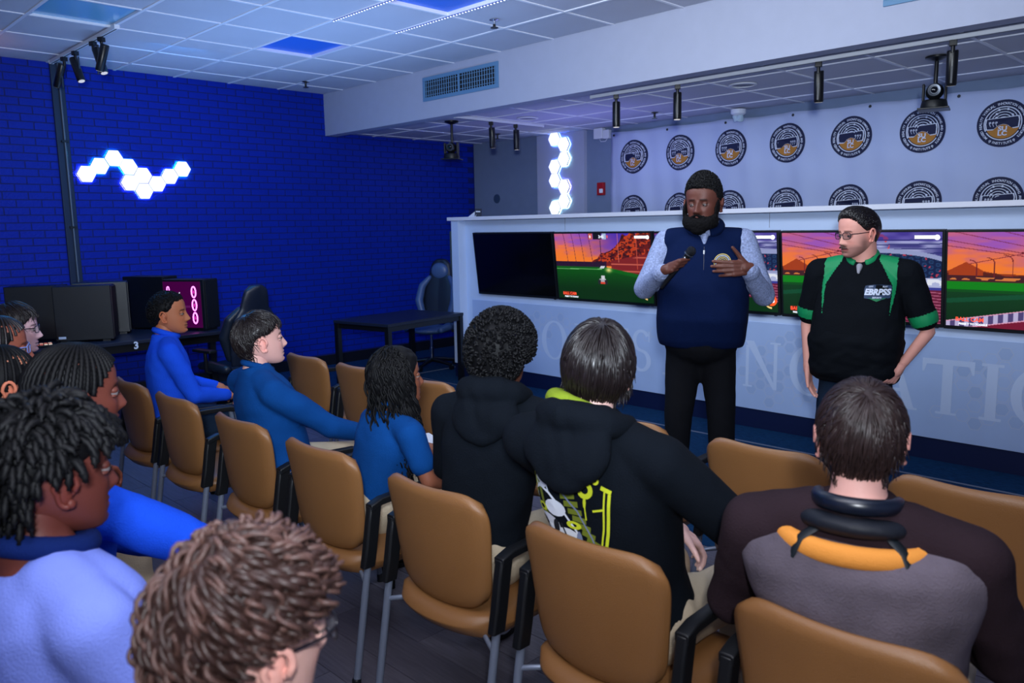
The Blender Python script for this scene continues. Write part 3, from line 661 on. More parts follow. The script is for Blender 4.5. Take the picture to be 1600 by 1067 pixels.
for k, (x, kd, label) in enumerate(tvs):
    z0 = .938 - .003 * k
    t = thing('television', label, 'television', (x, 5.735, z0), 0, 'wall of televisions on the counter'); t.rotation_euler = (tilt, 0, 0)
    W_, H_ = 1.138, .652
    fr = MB().bb((-W_ / 2, -.014, 0), (W_ / 2, .03, H_)).build('housing', M_black, t, bevel=.003)
    sx, sz0, sz1 = W_ / 2 - .016, .024, H_ - .014
    if kd is None:
        MB().bb((-sx, -.0165, sz0), (sx, -.0138, sz1)).build('screen', mat('black_screen_glass', rgb(5, 6, 9), .12, spec=.6), t)
    else:
        nW, nH = 300, 168; im = tvimg(kd); A = np.clip(im / 255., 0, 1) ** 2.2
        gx, gz = np.meshgrid(np.linspace(-sx, sx, nW), np.linspace(sz1, sz0, nH))
        me = bpy.data.meshes.new('screen'); vv = np.stack([gx.ravel(), np.full(gx.size, -.0165), gz.ravel()], 1)
        I = np.arange(nW * nH).reshape(nH, nW); fc = np.stack([I[1:, :-1], I[1:, 1:], I[:-1, 1:], I[:-1, :-1]], -1).reshape(-1, 4)
        me.from_pydata(vv.tolist(), [], fc.tolist()); me.update(); set_col(me, A.reshape(-1, 3)); so = link('screen', me, M_scr, t)
        def cap_txt(s, size, px, pz, m_, bold=.001):
            v, f = text_mesh(s, size, bold=bold); MB().add([(p[0] + px, -.0178, p[1] + pz) for p in v], f).build('caption', m_, so, fix=False)
        if kd in ('cliff', 'split', 'road2', 'field'):
            if kd != 'road2': MB().bb((-sx + .06, -.0172, .052), (-sx + .21, -.0166, .088)).build('caption_glow', mat('caption_glow', rgb(90, 20, 10), .5, emit=(.35, .03, .01, 1), estr=.5), so)
            cap_txt('BALL CAM', .036, -sx + .14, .070, M_red); cap_txt('PRESS Y TO TOGGLE', .018, -sx + .16, .040, M_txt)
        if kd == 'cliff': cap_txt('3:45', .036, .03 - .015, sz1 - .03, M_txt); cap_txt('0', .034, .085, sz1 - .03, M_org); cap_txt('0', .034, -.115, sz1 - .03, M_txt)
        if kd in ('cliff', 'arena'):
            gx_ = sx - .055 if kd == 'cliff' else sx - .05
            m = MB(); disc(m, 0, .043, n=28, c=(gx_, .115), y=-.0174); m.build('gauge', M_org, so, fix=False)
            m = MB(); disc(m, .052, .066, -PI * .55 if kd == 'cliff' else PI * .45, -PI * 1.0 if kd == 'cliff' else PI * 1.5, 24, (gx_, .115), -.0174); m.build('gauge_arc', M_amb, so, fix=False)
            cap_txt('24' if kd == 'cliff' else '83', .05, gx_, .115, M_txt, .002)
        if kd in ('cliff', 'arena', 'split'):
            MB().bb((sx - .17, -.0174, sz1 - .045), (sx - .03, -.0168, sz1 - .022)).build('caption', M_txt, so, bevel=.002)
            m = MB(); disc(m, 0, .018, n=14, c=(sx - .03, sz1 - .035), y=-.0176); m.build('caption', M_txt, so, fix=False)
    MB().bb((W_ / 2 - .055, -.006, -.008), (W_ / 2 - .03, .006, .0)).build('indicator', M_chrome, t)
t = thing('tent_card', 'small white folded card with a dark printed face on the counter top', 'card', (-6.42, 5.80, 1.752), .35)
MB().loft([[(-.09, -.03, 0), (.02, -.03, 0), (.02, -.03, .003)], [(-.09, .0, 0), (.02, 0, 0), (.04, 0, .085)]]).build('card', M_white, t)
MB().box((.045, -.012, .045), (.075, .004, .085), rot('x', -.15) @ rot('z', .2)).build('printed_face', mat('dark_print', rgb(34, 34, 48), .5), t)
MB().box((.045, -.0155, .055), (.05, .002, .012), rot('x', -.15) @ rot('z', .2)).build('lettering', M_white, t)
t = thing('slotted_wall_plate', 'tall grey slotted strip standing on the blue wall by the counter end', 'wall plate', (XW, 7.16, 1.19))
MB().bb((0.003, -.03, -.40), (.03, .03, .40)).build('strip', mat('grey_green_metal', rgb(86, 104, 112), .45), t, bevel=.003)
for q in range(5): MB().bb((.03, -.008, -.33 + q * .16), (.034, .008, -.31 + q * .16)).build('slot', M_black, t)

# ------------------------------------------------------------------ desk, computers, gaming chairs
DZ = .74
t = thing('gaming_desk', 'long black gaming desk under the computers along the blue wall', 'desk', (-7.5, 2.3, 0))
M_desk = mat('black_desk_board', rgb(26, 32, 48), .4, spec=.5)
MB().bb((-.42, -1.6, DZ - .03), (.47, 1.25, DZ)).build('desktop', M_desk, t, bevel=.003)
for x, y in ((-.38, -1.5), (.40, -1.5), (-.38, 1.15), (.40, 1.15), (.40, -.2)): MB().bb((x - .03, y - .03, 0.002), (x + .03, y + .03, DZ - .03)).build('leg', M_blackm, t)
MB().bb((.38, -1.5, DZ - .10), (.42, 1.2, DZ - .03)).build('apron', M_blackm, t)
v, f = text_mesh('3', .085, bold=.003); MB().add([(.472, p[0] + .12, p[1] + DZ - .045) for p in v], f).build('number', M_txt if False else M_white, t, fix=False)
MB().bb((.471, -.42, DZ - .026), (.4725, -.28, DZ - .012)).build('sticker', M_white, t)
t = thing('side_desk', 'second black desk at an angle behind the empty chairs near the counter end', 'desk', (-6.18, 4.43, 0), math.radians(10))
MB().bb((-.76, 0, DZ - .03), (0, 1.15, DZ)).build('desktop', M_desk, t, bevel=.003)
for x, y in ((-.73, .03), (-.03, .03), (-.73, 1.12), (-.03, 1.12)): MB().bb((x - .025, y - .025, 0.003), (x + .025, y + .025, DZ - .03)).build('leg', M_blackm, t)
MB().bb((-.73, .02, DZ - .08), (-.03, .045, DZ - .03)).build('apron', M_blackm, t); MB().bb((-.04, .02, DZ - .08), (-.015, 1.12, DZ - .03)).build('apron', M_blackm, t)
M_case = mat('black_computer_case', rgb(14, 18, 24), .38, spec=.5, bump=.1, bscale=500)
M_pink = mat('pink_led_ring', rgb(255, 120, 230), .4, emit=(1, .18, .85, 1), estr=4)
def tower(x, y, rz, label, lit=False, green=False, h=.475):
    t = thing('computer_tower', label, 'computer', (x, y, DZ), rz, 'computers on the gaming desk')
    L, W = .44, .22
    MB().bb((-L / 2, -W / 2 + .006, .015), (L / 2, W / 2, h)).build('case', M_case, t, bevel=.006)
    for sx in (-1, 1):
        MB().bb((sx * .16 - .03, -W / 2 + .01, 0), (sx * .16 + .03, W / 2 - .01, .016)).build('foot', M_black, t)
    MB().bb((L / 2 - .002, -W / 2 + .02, .03), (L / 2 + .008, W / 2 - .012, h - .01)).build('front_grille', M_blackm, t, bevel=.003)
    m = MB()
    for q in range(8): m.bb((-L / 2 - .004, -W / 2 + .05, .08 + q * .045), (-L / 2 + .001, W / 2 - .03, .10 + q * .045))
    m.build('rear_vent', M_blackm, t)
    if lit:
        MB().bb((-L / 2 + .01, -W / 2 + .002, .03), (L / 2 - .035, -W / 2 + .0065, h - .02)).build('glass_panel', mat('dark_purple_glass', rgb(26, 6, 30), .1, spec=.7, emit=(.16, .0, .13, 1), estr=.35), t)
        for z in (.12, .24, .36):
            R = rot('x', PI / 2)
            f_ = MB().tube([(.115 + .05 * 0 + .022 * math.cos(a), -W / 2 - .001, z + .05 * math.sin(a)) for a in np.linspace(0, 2 * PI, 25)], .0055, 8, False).build('fan_ring', M_pink, t, 60)
            MB().ell((.115, -W / 2 - .001, z), (.008, .006, .016)).build('fan_hub', mat('magenta_hub', rgb(120, 20, 90), .4, emit=(.7, .03, .4, 1), estr=.8), f_, 180)
        for z in (.33, .38): MB().tube([(-.155 + .012 * math.cos(a), -W / 2 - .001, z + .03 * math.sin(a)) for a in np.linspace(0, 2 * PI, 17)], .004, 8, False).build('rear_fan_ring', M_pink, t, 60)
        m = MB(); disc(m, .012, .022, PI * .8, PI * 2.2, 16, (-.06, .335), -W / 2 - .0008); poly(m, [(-.055, .33), (-.035, .36), (-.03, .355), (-.048, .325)], -W / 2 - .0008); m.build('lit_emblem', M_txt, t, fix=False)
        MB().bb((-.14, -W / 2 - .0005, .215), (.07, -W / 2 + .001, .235)).build('graphics_card', mat('dark_magenta_card', rgb(70, 20, 70), .4, emit=(.3, .02, .2, 1), estr=.3), t)
    if green:
        for q in range(5): MB().bb((-L / 2 - .006, -.07, .28 + q * .03), (-L / 2 - .002, -.055, .295 + q * .03)).build('status_light', mat('green_led', rgb(120, 220, 160), .4, emit=(.2, .8, .4, 1), estr=.6), t)
    return t
a1 = math.atan2(2.31 - 1.92, -7.16 + 7.36)
def at_(p, a, dx, dy): return (p[0] + dx * math.cos(a) - dy * math.sin(a), p[1] + dx * math.sin(a) + dy * math.cos(a))
p = at_((-7.36, 1.90), a1, .22, .115); tw = tower(p[0], p[1], a1, 'large dark computer tower with a white sticker, front of the desk')
MB().bb((-.20, -.1105, .035), (-.145, -.1045, .055)).build('sticker', M_white, tw)
tower(-7.72, 1.88, a1, 'dark computer tower behind the one with the white sticker')
tower(-7.74, 2.40, a1 + .1, 'dark computer tower with cables at its back, third from the left', green=True)
tower(-7.80, 2.86, math.atan2(.30, .50), 'tall dark computer tower behind the boy in bright blue', green=True, h=.50)
a5 = math.atan2(.30, .50)
p = at_((-7.52, 2.86), a5, .22, .11); tower(p[0], p[1], a5, 'computer tower glowing pink and purple through its side glass', lit=True)
# cables
for k, lb_ in enumerate(('thin dark cable looping beside the sticker tower on the desk', 'dark cable hanging highest between the towers', 'dark cable lying low behind the boy in bright blue', 'dark cable nearest the blue wall between the towers')):
    y = 2.18 + .02 * k; x = -7.40 - .10 * k
    tt_ = thing('computer_cable', lb_, 'cable', (x + .06, y, DZ), 0, 'cables between the towers')
    MB().tube([(-.06, .05, .10 + .06 * k), (-.02, .0, .12 + .07 * k), (.02, -.01, .05 + .03 * k), (.03, .0, .03), (.0, .02, .006)], .004, 6).build('cord', mat('dark_cable', rgb(22, 30, 38), .4), tt_, 60)
t = thing('keyboard', 'keyboard with warm backlit keys beside the front computer tower', 'keyboard', (-7.28, 1.66, DZ), 1.35)
MB().bb((-.2, -.07, 0), (.2, .07, .02)).build('case', M_black, t, bevel=.004)
mk = mat('lit_key_red', rgb(150, 40, 40), .4, emit=(1, .25, .2, 1), estr=.35)
mk2 = mat('lit_key_pale', rgb(200, 180, 150), .4, emit=(1, .8, .6, 1), estr=.6)
for i in range(12):
    for j in range(4): MB().bb((-.19 + i * .0315, -.058 + j * .029, .02), (-.19 + i * .0315 + .024, -.058 + j * .029 + .022, .027)).build('key', mk2 if rnd.random() < .35 else mk, t)

def gaming_chair(x, y, rz, label, pale=False):
    t = thing('gaming_chair', label, 'chair', (x, y, 0), rz, 'gaming chairs at the desks'); t.scale = (1, 1, 1 if pale else .93)
    mt = mat('slate_blue_leather' if pale else 'black_leather', rgb(70, 96, 140) if pale else rgb(26, 34, 46), .4, spec=.5)
    md = mat('dark_leather', rgb(20, 28, 44), .4, spec=.5)
    for k in range(5):
        a = 2 * PI * k / 5 + .3
        l = MB().tube([(0, 0, .10), (.16 * math.cos(a), .16 * math.sin(a), .085), (.31 * math.cos(a), .31 * math.sin(a), .06)], [.03, .024, .018], 8).build('base_leg', M_blackm, t, 60)
        MB().lathe([(.03, -.014), (.03, .014)], (.31 * math.cos(a), .31 * math.sin(a), .033), 14, rot('z', a) @ rot('x', PI / 2)).build('castor', M_black, l, 40)
    MB().lathe([(.03, .09), (.03, .24), (.018, .24), (.018, .40)], n=14).build('gas_column', M_chrome, t, 40)
    m = MB(); m.ell((0, .02, .46), (.24, .25, .055), nu=24, nv=12)
    for s in (-1, 1): m.chain([(s * .22, -.16, .48), (s * .24, .05, .50), (s * .22, .2, .48)], [.045, .05, .04])
    link('seat', baked(m, .012, 8), mt, t)
    m = MB()
    secs = [(.50, .20, -.22), (.62, .22, -.25), (.80, .23, -.28), (.95, .21, -.31), (1.05, .155, -.33), (1.14, .14, -.35), (1.22, .12, -.365), (1.27, .06, -.37)]
    m.loft([[np.array((w_ * math.cos(a), yy + .045 * math.sin(a) - .02 * abs(math.cos(a)) * -1, z)) for a in np.linspace(0, 2 * PI, 24, endpoint=False)] for z, w_, yy in secs])
    link('backrest', baked(m, .012, 6), md, t)
    for s in (-1, 1):
        m = MB(); m.chain([(s * .17, -.16, .58), (s * .23, -.18, .78), (s * .21, -.24, .95), (s * .13, -.29, 1.05)], [.04, .05, .045, .03]); link('side_bolster', baked(m, .012, 4), mt, t)
        q = MB(); q.tube([(s * .27, 0, .44), (s * .31, 0, .46), (s * .31, 0, .64)], .016, 10).build('armrest_post', M_black, t, 60)
        MB().bb((s * .31 - .04, -.12, .64), (s * .31 + .04, .14, .67)).build('armrest_pad', M_black, t, bevel=.01)
    m = MB(); m.ell((0, -.30, 1.13), (.115, .045, .10)); link('head_pillow', baked(m, .012, 4), mt, t)
gaming_chair(-6.86, 3.22, 1.75, 'black gaming chair at the long desk behind the pale dark-haired boy')
gaming_chair(-7.30, 5.85, 3.6, 'slate blue gaming chair behind the angled desk in the corner', True)

# ------------------------------------------------------------------ tan guest chairs
def pillow_grid(fn, nu, nv):
    """closed cushion: fn(u, v) -> (front point, back point) for u, v in -1..1"""
    m = MB(); F = []; B = []
    for j in range(nv + 1):
        for i in range(nu + 1):
            u, v = -1 + 2 * i / nu, -1 + 2 * j / nv
            a, b = fn(u, v); F.append(a); B.append(b)
    n = nu + 1; o = len(F)
    fs = [(j * n + i, j * n + i + 1, (j + 1) * n + i + 1, (j + 1) * n + i) for j in range(nv) for i in range(nu)]
    fb = [tuple(o + q for q in reversed(f)) for f in fs]
    rim = [i for i in range(n)] + [j * n + nu for j in range(1, nv + 1)] + [nv * n + i for i in range(nu - 1, -1, -1)] + [j * n for j in range(nv - 1, 0, -1)]
    rb = [(rim[k], o + rim[k], o + rim[(k + 1) % len(rim)], rim[(k + 1) % len(rim)]) for k in range(len(rim))]
    m.add(F + B, fs + fb + rb); return m
def back_fn(u, v):
    H = .20; zc = .655
    r = .34                                       # superelliptic rounding of the corners
    uu = u * math.sqrt(max(0, 1 - .5 * v * v * (abs(v) ** 5) * .55)); vv = v * math.sqrt(max(0, 1 - .5 * u * u * (abs(u) ** 5) * .62))
    W = .231 + .019 * v
    x = uu * W; z = zc + vv * H
    y = -.225 - .035 * (1 - u * u) + .02 * (1 - u * u) * 0 - (z - .45) * .10 - (.012 * max(0, v) ** 3)
    e = max(abs(u), abs(v)); th = .024 * (1 - e ** 7) ** .5 + .004
    z2 = -.010 * (1 - u * u) * max(v, 0) - .014 * (1 - u * u) * max(-v, 0)
    return (x, y + th, z + z2), (x, y - th * .9, z + z2)
def seat_fn(u, v):
    uu = u * math.sqrt(max(0, 1 - .5 * abs(v) ** 7 * .55)); vv = v * math.sqrt(max(0, 1 - .5 * abs(u) ** 7 * .55))
    x = uu * .245; y = -.025 + vv * .255 - .045 * (1 - u * u) * (1 if v < 0 else 0) * abs(v)
    e = max(abs(u), abs(v)); th = .051 * (1 - e ** 5) ** .5 + .003
    z = .418 - .006 * (1 - u * u) + (-.02 * max(0, v) ** 3)
    return (x, y, z + th * .8), (x, y, z - th)
def make_chair():
    t = thing('guest_chair', 'x', 'chair', (0, 0, 0), 0, 'rows of tan guest chairs')
    pillow_grid(back_fn, 22, 22).build('backrest', M_tan, t, 180)
    s_ = pillow_grid(seat_fn, 22, 22).build('seat', M_tan, t, 180)
    MB().bb((-.012, -.262, .452), (.012, -.245, .47)).build('bracket', M_blackm, t)
    MB().bb((-.19, -.17, .385), (.19, .17, .402)).build('seat_pan', M_black, t)
    for s in (-1, 1):
        x = s * .268
        MB().tube([(x, -.335, .012), (x, -.262, .45)], .0135, 12).build('leg', M_silver, t, 60)
        l = MB().tube([(x, .235, .012), (x, .195, .40), (x, .16, .645)], .0125, 12).build('leg', M_silver, t, 60)
        MB().lathe([(.016, 0), (.017, .035), (.014, .04)], (x, .236, 0), 12).build('glide', M_black, l, 40)
        MB().lathe([(.016, 0), (.017, .02), (.014, .024)], (x, -.337, 0), 12).build('glide', M_black, t, 40)
        # black armrest: rear sleeve, bend and flat arm as one part
        m = MB()
        m.loft([[np.array((x + a * .017, yy + b * .026 + .0, zz)) for a, b in ((-1, -.8), (-.6, -1), (.6, -1), (1, -.8), (1, .8), (.6, 1), (-.6, 1), (-1, .8))] for yy, zz in ((-.266, .43), (-.252, .50), (-.236, .60), (-.226, .655))])
        m.loft([[np.array((x + a * .020, yy, zz + b * .014)) for a, b in ((-1, -.8), (-.6, -1), (.6, -1), (1, -.8), (1, .8), (.6, 1), (-.6, 1), (-1, .8))] for yy, zz in ((-.250, .648), (-.20, .664), (-.02, .672), (.12, .666), (.175, .650))])
        m.build('armrest', M_black, t, 30, bevel=.003)
        MB().tube([(x, -.275, .365), (s * .20, -.25, .385), (s * .16, -.10, .39)], .009, 8).build('side_brace', M_silver, t, 60)
        MB().tube([(x, .20, .36), (s * .19, .18, .39)], .009, 8).build('side_brace', M_silver, t, 60)
    MB().tube([(-.2, -.05, .395), (.2, -.05, .395)], .011, 8).build('seat_frame', M_silver, t, 60)
    return t
chair0 = make_chair(); used = False
def place_chair(x, y, label, rz=0.0):
    global used
    if not used: used = True; chair0.location = (x, y, 0.0); chair0.rotation_euler = (0, 0, rz); chair0['label'] = label; return chair0
    return dup(chair0, (x, y, 0.0), rz, label)
YBR, YAR, YCR = 1.80, 2.89, .52
rowB = [(-4.55, 'under the boy in bright blue fleece'), (-3.95, 'beside the bright blue fleece, white shoes beneath it'), (-3.25, 'under the pale boy in the navy long-sleeved top'), (-2.61, 'under the girl with long dark curls'),
        (-1.925, 'under the boy with the afro and black hoodie'), (-1.275, 'under the boy in the black and lime hoodie'), (-.62, 'under the boy in the grey vest')]
for x, l in rowB: place_chair(x, YBR, 'tan guest chair ' + l, rnd.uniform(-.03, .03))
rowA = [(-4.57, 'just right of the pale boy, leftmost of its row'), (-3.97, 'empty, left of the girl with long curls'), (-3.33, 'empty, right of the girl with long curls'), (-2.66, 'almost hidden behind the afro and lime hoodie'),
        (-2.0, 'empty, right of the lime hoodie'), (-1.36, 'empty, left of the vest boy'), (-.68, 'empty, rightmost of the front row')]
for x, l in rowA: place_chair(x, YAR, 'tan front-row guest chair ' + l, rnd.uniform(-.04, .04))
rowC = [(-.80, 'under the boy with curly brown hair'), (-1.5, 'under the person in the periwinkle sweatshirt'), (-2.2, 'under the braided person in bright blue'), (-2.95, 'under the person with dark twists'), (-3.55, 'under the person with clear blue glasses'), (-4.25, 'under the boy at the far left')]
for x, l in rowC: place_chair(x, YCR, 'tan back-row guest chair ' + l)

# ------------------------------------------------------------------ people
def unit(v): v = np.array(v, float); return v / (np.linalg.norm(v) + 1e-9)
def yawv(deg): a = math.radians(deg); return np.array((-math.sin(a), math.cos(a), 0.0)), np.array((math.cos(a), math.sin(a), 0.0))   # forward, right
def Rm(yaw, pitch=0, roll=0): return rot('z', math.radians(yaw)) @ rot('x', math.radians(pitch)) @ rot('y', math.radians(roll))
HZ = np.array([-.115, -.112, -.105, -.095, -.085, -.07, -.05, -.03, -.01, .01, .03, .05, .07, .088, .102, .111, .1155, .117])
HW = np.array([.012, .022, .031, .040, .047, .054, .061, .066, .070, .0725, .0745, .0755, .073, .064, .050, .032, .014, .002])
HF = np.array([.066, .074, .080, .0825, .083, .0835, .085, .086, .0855, .086, .0895, .0895, .085, .073, .055, .034, .012, -.004])
HB = np.array([.040, .025, .005, -.015, -.033, -.052, -.074, -.090, -.099, -.1035, -.1045, -.103, -.097, -.084, -.066, -.045, -.025, -.012])
def sm_interp(z, ys):
    return np.interp(z, HZ, ys) * .5 + .25 * np.interp(np.clip(z - .006, -.115, .117), HZ, ys) + .25 * np.interp(np.clip(z + .006, -.115, .117), HZ, ys)
def head_grid(nz=84, na=108, jaw=1.0, cheek=1.0, nose=1.0, full=1.0):
    tt = np.linspace(0, 1, nz); zz = -.115 + .232 * (.5 - .5 * np.cos(PI * tt)) * .5 + .232 * tt * .5
    s = np.linspace(-1, 1, na, endpoint=False); th = PI * (s * .62 + .38 * s ** 3)
    Z, TH = np.meshgrid(zz, th, indexing='ij')
    edge = (np.abs(Z - .001) > .105)
    w_ = np.where(edge, np.interp(Z, HZ, HW), sm_interp(Z, HW)); f_ = np.where(edge, np.interp(Z, HZ, HF), sm_interp(Z, HF)); b_ = np.where(edge, np.interp(Z, HZ, HB), sm_interp(Z, HB))
    low = np.clip((-Z) / .11, 0, 1); w_ = w_ * (1 + (jaw - 1) * low) * full
    c_ = (f_ + b_) / 2
    S, Cc = np.sin(TH), np.cos(TH)
    X = w_ * np.sign(S) * np.abs(S) ** .86; Y = np.where(Cc > 0, c_ + (f_ - c_) * np.abs(Cc) ** .92, c_ - (c_ - b_) * np.abs(Cc) ** .92)
    fr = np.clip(Cc, 0, 1) ** 1.5
    g = lambda x, m, s_: np.exp(-((x - m) / s_) ** 2)
    aX = np.abs(X)
    nb = np.interp(Z, [-.056, -.050, -.042, -.036, -.02, -.005, .01, .02], [0, .010, .024, .026, .018, .011, .006, 0]) * nose
    nw = np.interp(Z, [-.05, -.038, -.02, .01], [.0165, .0165, .010, .0085])
    Y += fr * nb * g(X, 0, nw)
    Y += fr * .006 * nose * g(aX, .013, .007) * g(Z, -.043, .008)
    Y -= fr * .012 * g(aX, .033, .017) * g(Z, -.002, .013)
    Y += fr * .005 * g(Z, .019, .009) * g(aX, .028, .024)
    Y += fr * .004 * g(aX, .045, .018) * g(Z, -.03, .018) * cheek
    Y += fr * .0065 * g(X, 0, .021) * g(Z, -.0655, .0055); Y += fr * .0065 * g(X, 0, .019) * g(Z, -.0775, .0060)
    Y -= fr * .0035 * g(X, 0, .026) * g(Z, -.0712, .0022); Y -= fr * .004 * g(X, 0, .018) * g(Z, -.0885, .005)
    Y += fr * .006 * g(X, 0, .018) * g(Z, -.101, .009)
    V = np.stack([X, Y, Z], -1).reshape(-1, 3)
    I = np.arange(nz * na).reshape(nz, na); J = np.roll(I, -1, 1)
    F = np.stack([I[:-1], J[:-1], J[1:], I[1:]], -1).reshape(-1, 4).tolist()
    F.append(list(range(na))[::-1]); F.append([(nz - 1) * na + j for j in range(na)])
    return V, F
def lc(c): return np.array(rgb(*c)[:3])
def face_colors(V, skin, lip, brow, beard=None, beard_amt=0.0, beard_kind=None):
    x, y, z = V[:, 0], V[:, 1], V[:, 2]; ax = np.abs(x)
    C_ = np.tile(lc(skin), (len(V), 1)); front = np.clip((y - .05) / .02, 0, 1)
    def bl(mask, col): 
        nonlocal C_; C_ = C_ * (1 - mask[:, None]) + np.array(col)[None] * mask[:, None]
    g = lambda v, m, s_: np.exp(-((v - m) / s_) ** 2)
    bl(.25 * g(ax, .045, .02) * g(z, -.035, .02) * front, lc(skin) * np.array((1.15, .75, .72)))
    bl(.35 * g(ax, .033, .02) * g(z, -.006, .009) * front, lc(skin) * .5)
    if beard is not None:
        if beard_kind == 'stubble':
            mk = np.clip(((-z - .045) / .02), 0, 1) * np.clip((y + .02) / .03, 0, 1) * (1 - .85 * g(x, 0, .022) * g(z, -.071, .009))
            mk = np.maximum(mk * .75, 1.0 * g(z, -.058, .0065) * g(x, 0, .028) * front); mk = np.maximum(mk, .8 * np.clip((-z - .0) / .04, 0, 1) * g(y, .02, .025) * (ax > .05))
            bl(np.clip(mk * beard_amt, 0, 1), lc(beard))
    bl(np.clip(1.15 * g(z, -.0715, .0085) ** 2 * np.clip((.026 - ax) / .006, 0, 1), 0, 1) * front, lc(lip))
    bl(.8 * g(z, -.0713, .0018) * (ax < .024) * front, lc(lip) * .35)
    zb = .020 + .004 * np.clip(1 - ax / .045, 0, 1) * 0 - .25 * np.clip(ax - .036, 0, 1)
    bl(.9 * g(z, zb, .0042) * np.clip((ax - .010) / .004, 0, 1) * np.clip((.050 - ax) / .006, 0, 1) * front, lc(brow))
    bl(.8 * g(ax, .009, .004) * g(z, -.0475, .003) * (y > .09), lc(skin) * .2)
    return C_
def hand_mb(m, wrist, F, N, S, curl=(.5, .6, .4), spread=.0, sc=1.0, thumb=(.6, .8, .2), tcurl=.4):
    F, N, S = unit(F), unit(N), unit(S); w_ = np.array(wrist, float)
    m.chain([w_ - F * .010 * sc, w_ + F * .02 * sc], [.026 * sc, .027 * sc])
    for k in range(4):
        o = S * (.030 - .020 * k) * sc
        m.cap(w_ + F * .012 * sc + o * .75, w_ + F * .080 * sc + o - N * 0, .0155 * sc, .0130 * sc)
    L = [(.043, .027, .022), (.047, .030, .024), (.044, .028, .023), (.034, .022, .020)]
    tips = []
    for k in range(4):
        p = w_ + F * (.084 - (.006 if k == 3 else 0)) * sc + S * (.031 - .0205 * k) * sc; a = 0; rr = [.0108, .0100, .0092, .0082]
        cu = curl[k] if isinstance(curl[0], (list, tuple)) else curl
        for j in range(3):
            a += cu[j]; d = F * math.cos(a) + N * math.sin(a) + S * spread * (1.5 - k) * .3
            q = p + unit(d) * L[k][j] * sc; m.cap(p, q, rr[j] * sc * (.9 if k == 3 else 1), rr[j + 1] * sc * (.9 if k == 3 else 1), 10); p = q
        tips.append(p)
    p = w_ + F * .018 * sc + S * .026 * sc; d = unit(F * thumb[0] + S * thumb[1] + N * thumb[2])
    for j, (l, r0, r1) in enumerate(((.042, .016, .0125), (.032, .0118, .0105), (.026, .0102, .0085))):
        q = p + d * l * sc; m.cap(p, q, r0 * sc, r1 * sc, 10); p = q; d = unit(d + (N * .5 + F * .4 - S * .35) * tcurl)
    return tips
def folds(me, amp, f=9.0, seed=0, aniso=(1, 1, 1)):
    v = verts_of(me); n = normals_of(me); r = np.random.RandomState(seed); d = np.zeros(len(v)); q = v * np.array(aniso)
    for i in range(7):
        k = r.randn(3); k /= np.linalg.norm(k); k2 = r.randn(3); k2 /= np.linalg.norm(k2); ff = f * (1 + .55 * i)
        d += np.sin(q @ k * ff * 2 + 1.7 * np.sin(q @ k2 * ff * 1.1 + r.rand() * 6) + r.rand() * 6) / (1 + .5 * i)
    d = np.sign(d) * np.abs(d) ** 1.2
    set_verts(me, v + n * (d * amp / 3.0)[:, None])

# ---- hair -------------------------------------------------------
SCA = np.array((.0775, .100, .101)); SCC = np.array((0, -.007, .0165))
AZK = np.radians([0, 25, 45, 62, 78, 92, 108, 130, 155, 180])
def hairline(az, kind='short'):      # z above which hair grows, by angle from the front
    t_ = {'short': [.072, .070, .060, .040, .008, .012, -.030, -.055, -.068, -.072], 'low': [.060, .056, .045, .02, -.02, -.01, -.055, -.08, -.09, -.092],
          'bowl': [.045, .042, .035, .012, -.03, -.02, -.05, -.085, -.095, -.097], 'mid': [.062, .060, .052, .040, .028, .030, .020, -.050, -.078, -.082], 'slick': [.080, .075, .060, .042, .014, .018, -.02, -.055, -.068, -.072], 'fade': [.074, .072, .066, .052, .02, .02, -.02, -.045, -.055, -.06]}[kind]
    return np.interp(abs(az), AZK, t_)
def dir_to_p(d, off=0.0): return SCC + d * (SCA + off)
class Scalp:
    def __init__(s, pole=(0, -.45, .9), kind='short', n=72):
        s.P = unit(pole); u = unit(np.cross(s.P, (0, 1, 0.01)) if abs(s.P[1]) < .95 else np.cross(s.P, (1, 0, 0))); s.U = u; s.V = np.cross(s.P, u); s.n = n; s.kind = kind
        s.lim = []
        for i in range(n):
            a = 2 * PI * i / n; L = PI * .97
            for j in range(1, 130):
                ph = PI * j / 130; d = s.d(a, ph); p = dir_to_p(d); az = math.atan2(d[0], d[1])
                if p[2] < hairline(az, kind): L = ph; break
            s.lim.append(L)
        s.lim = np.array(s.lim)
    def d(s, a, ph): return s.P * math.cos(ph) + (s.U * math.cos(a) + s.V * math.sin(a)) * math.sin(ph)
    def L(s, a):
        k = (a / (2 * PI) * s.n) % s.n; i = int(k); f = k - i; return s.lim[i % s.n] * (1 - f) + s.lim[(i + 1) % s.n] * f
def cap_mesh(sc, thick, nr=26, bump=0.0, bf=60, seed=0, flat=0.0, top=0.0, na=80):
    m = MB(); vs = []
    rr = np.random.RandomState(seed); off3 = Vector(rr.rand(3) * 10)
    for j in range(nr + 1):
        t_ = j / nr
        for i in range(na):
            a = 2 * PI * i / na; ph = sc.L(a) * min(t_, 1.0) + .001; d = sc.d(a, ph)
            e = thick * (1 - max(0, (t_ - .82) / .18) ** 2 * .85) + .002
            e += top * max(0, d[2]) ** 2
            p = dir_to_p(d, e)
            if bump: p = p + d * bump * noise.noise(Vector(p * bf) + off3) * (1 - max(0, (t_ - .9) / .1))
            vs.append(p)
    for i in range(na):
        a = 2 * PI * i / na; vs.append(dir_to_p(sc.d(a, sc.L(a) + .02), -.012))
    m.add(vs, [(j * na + i, j * na + (i + 1) % na, (j + 1) * na + (i + 1) % na, (j + 1) * na + i) for j in range(nr + 1) for i in range(na)])
    return m
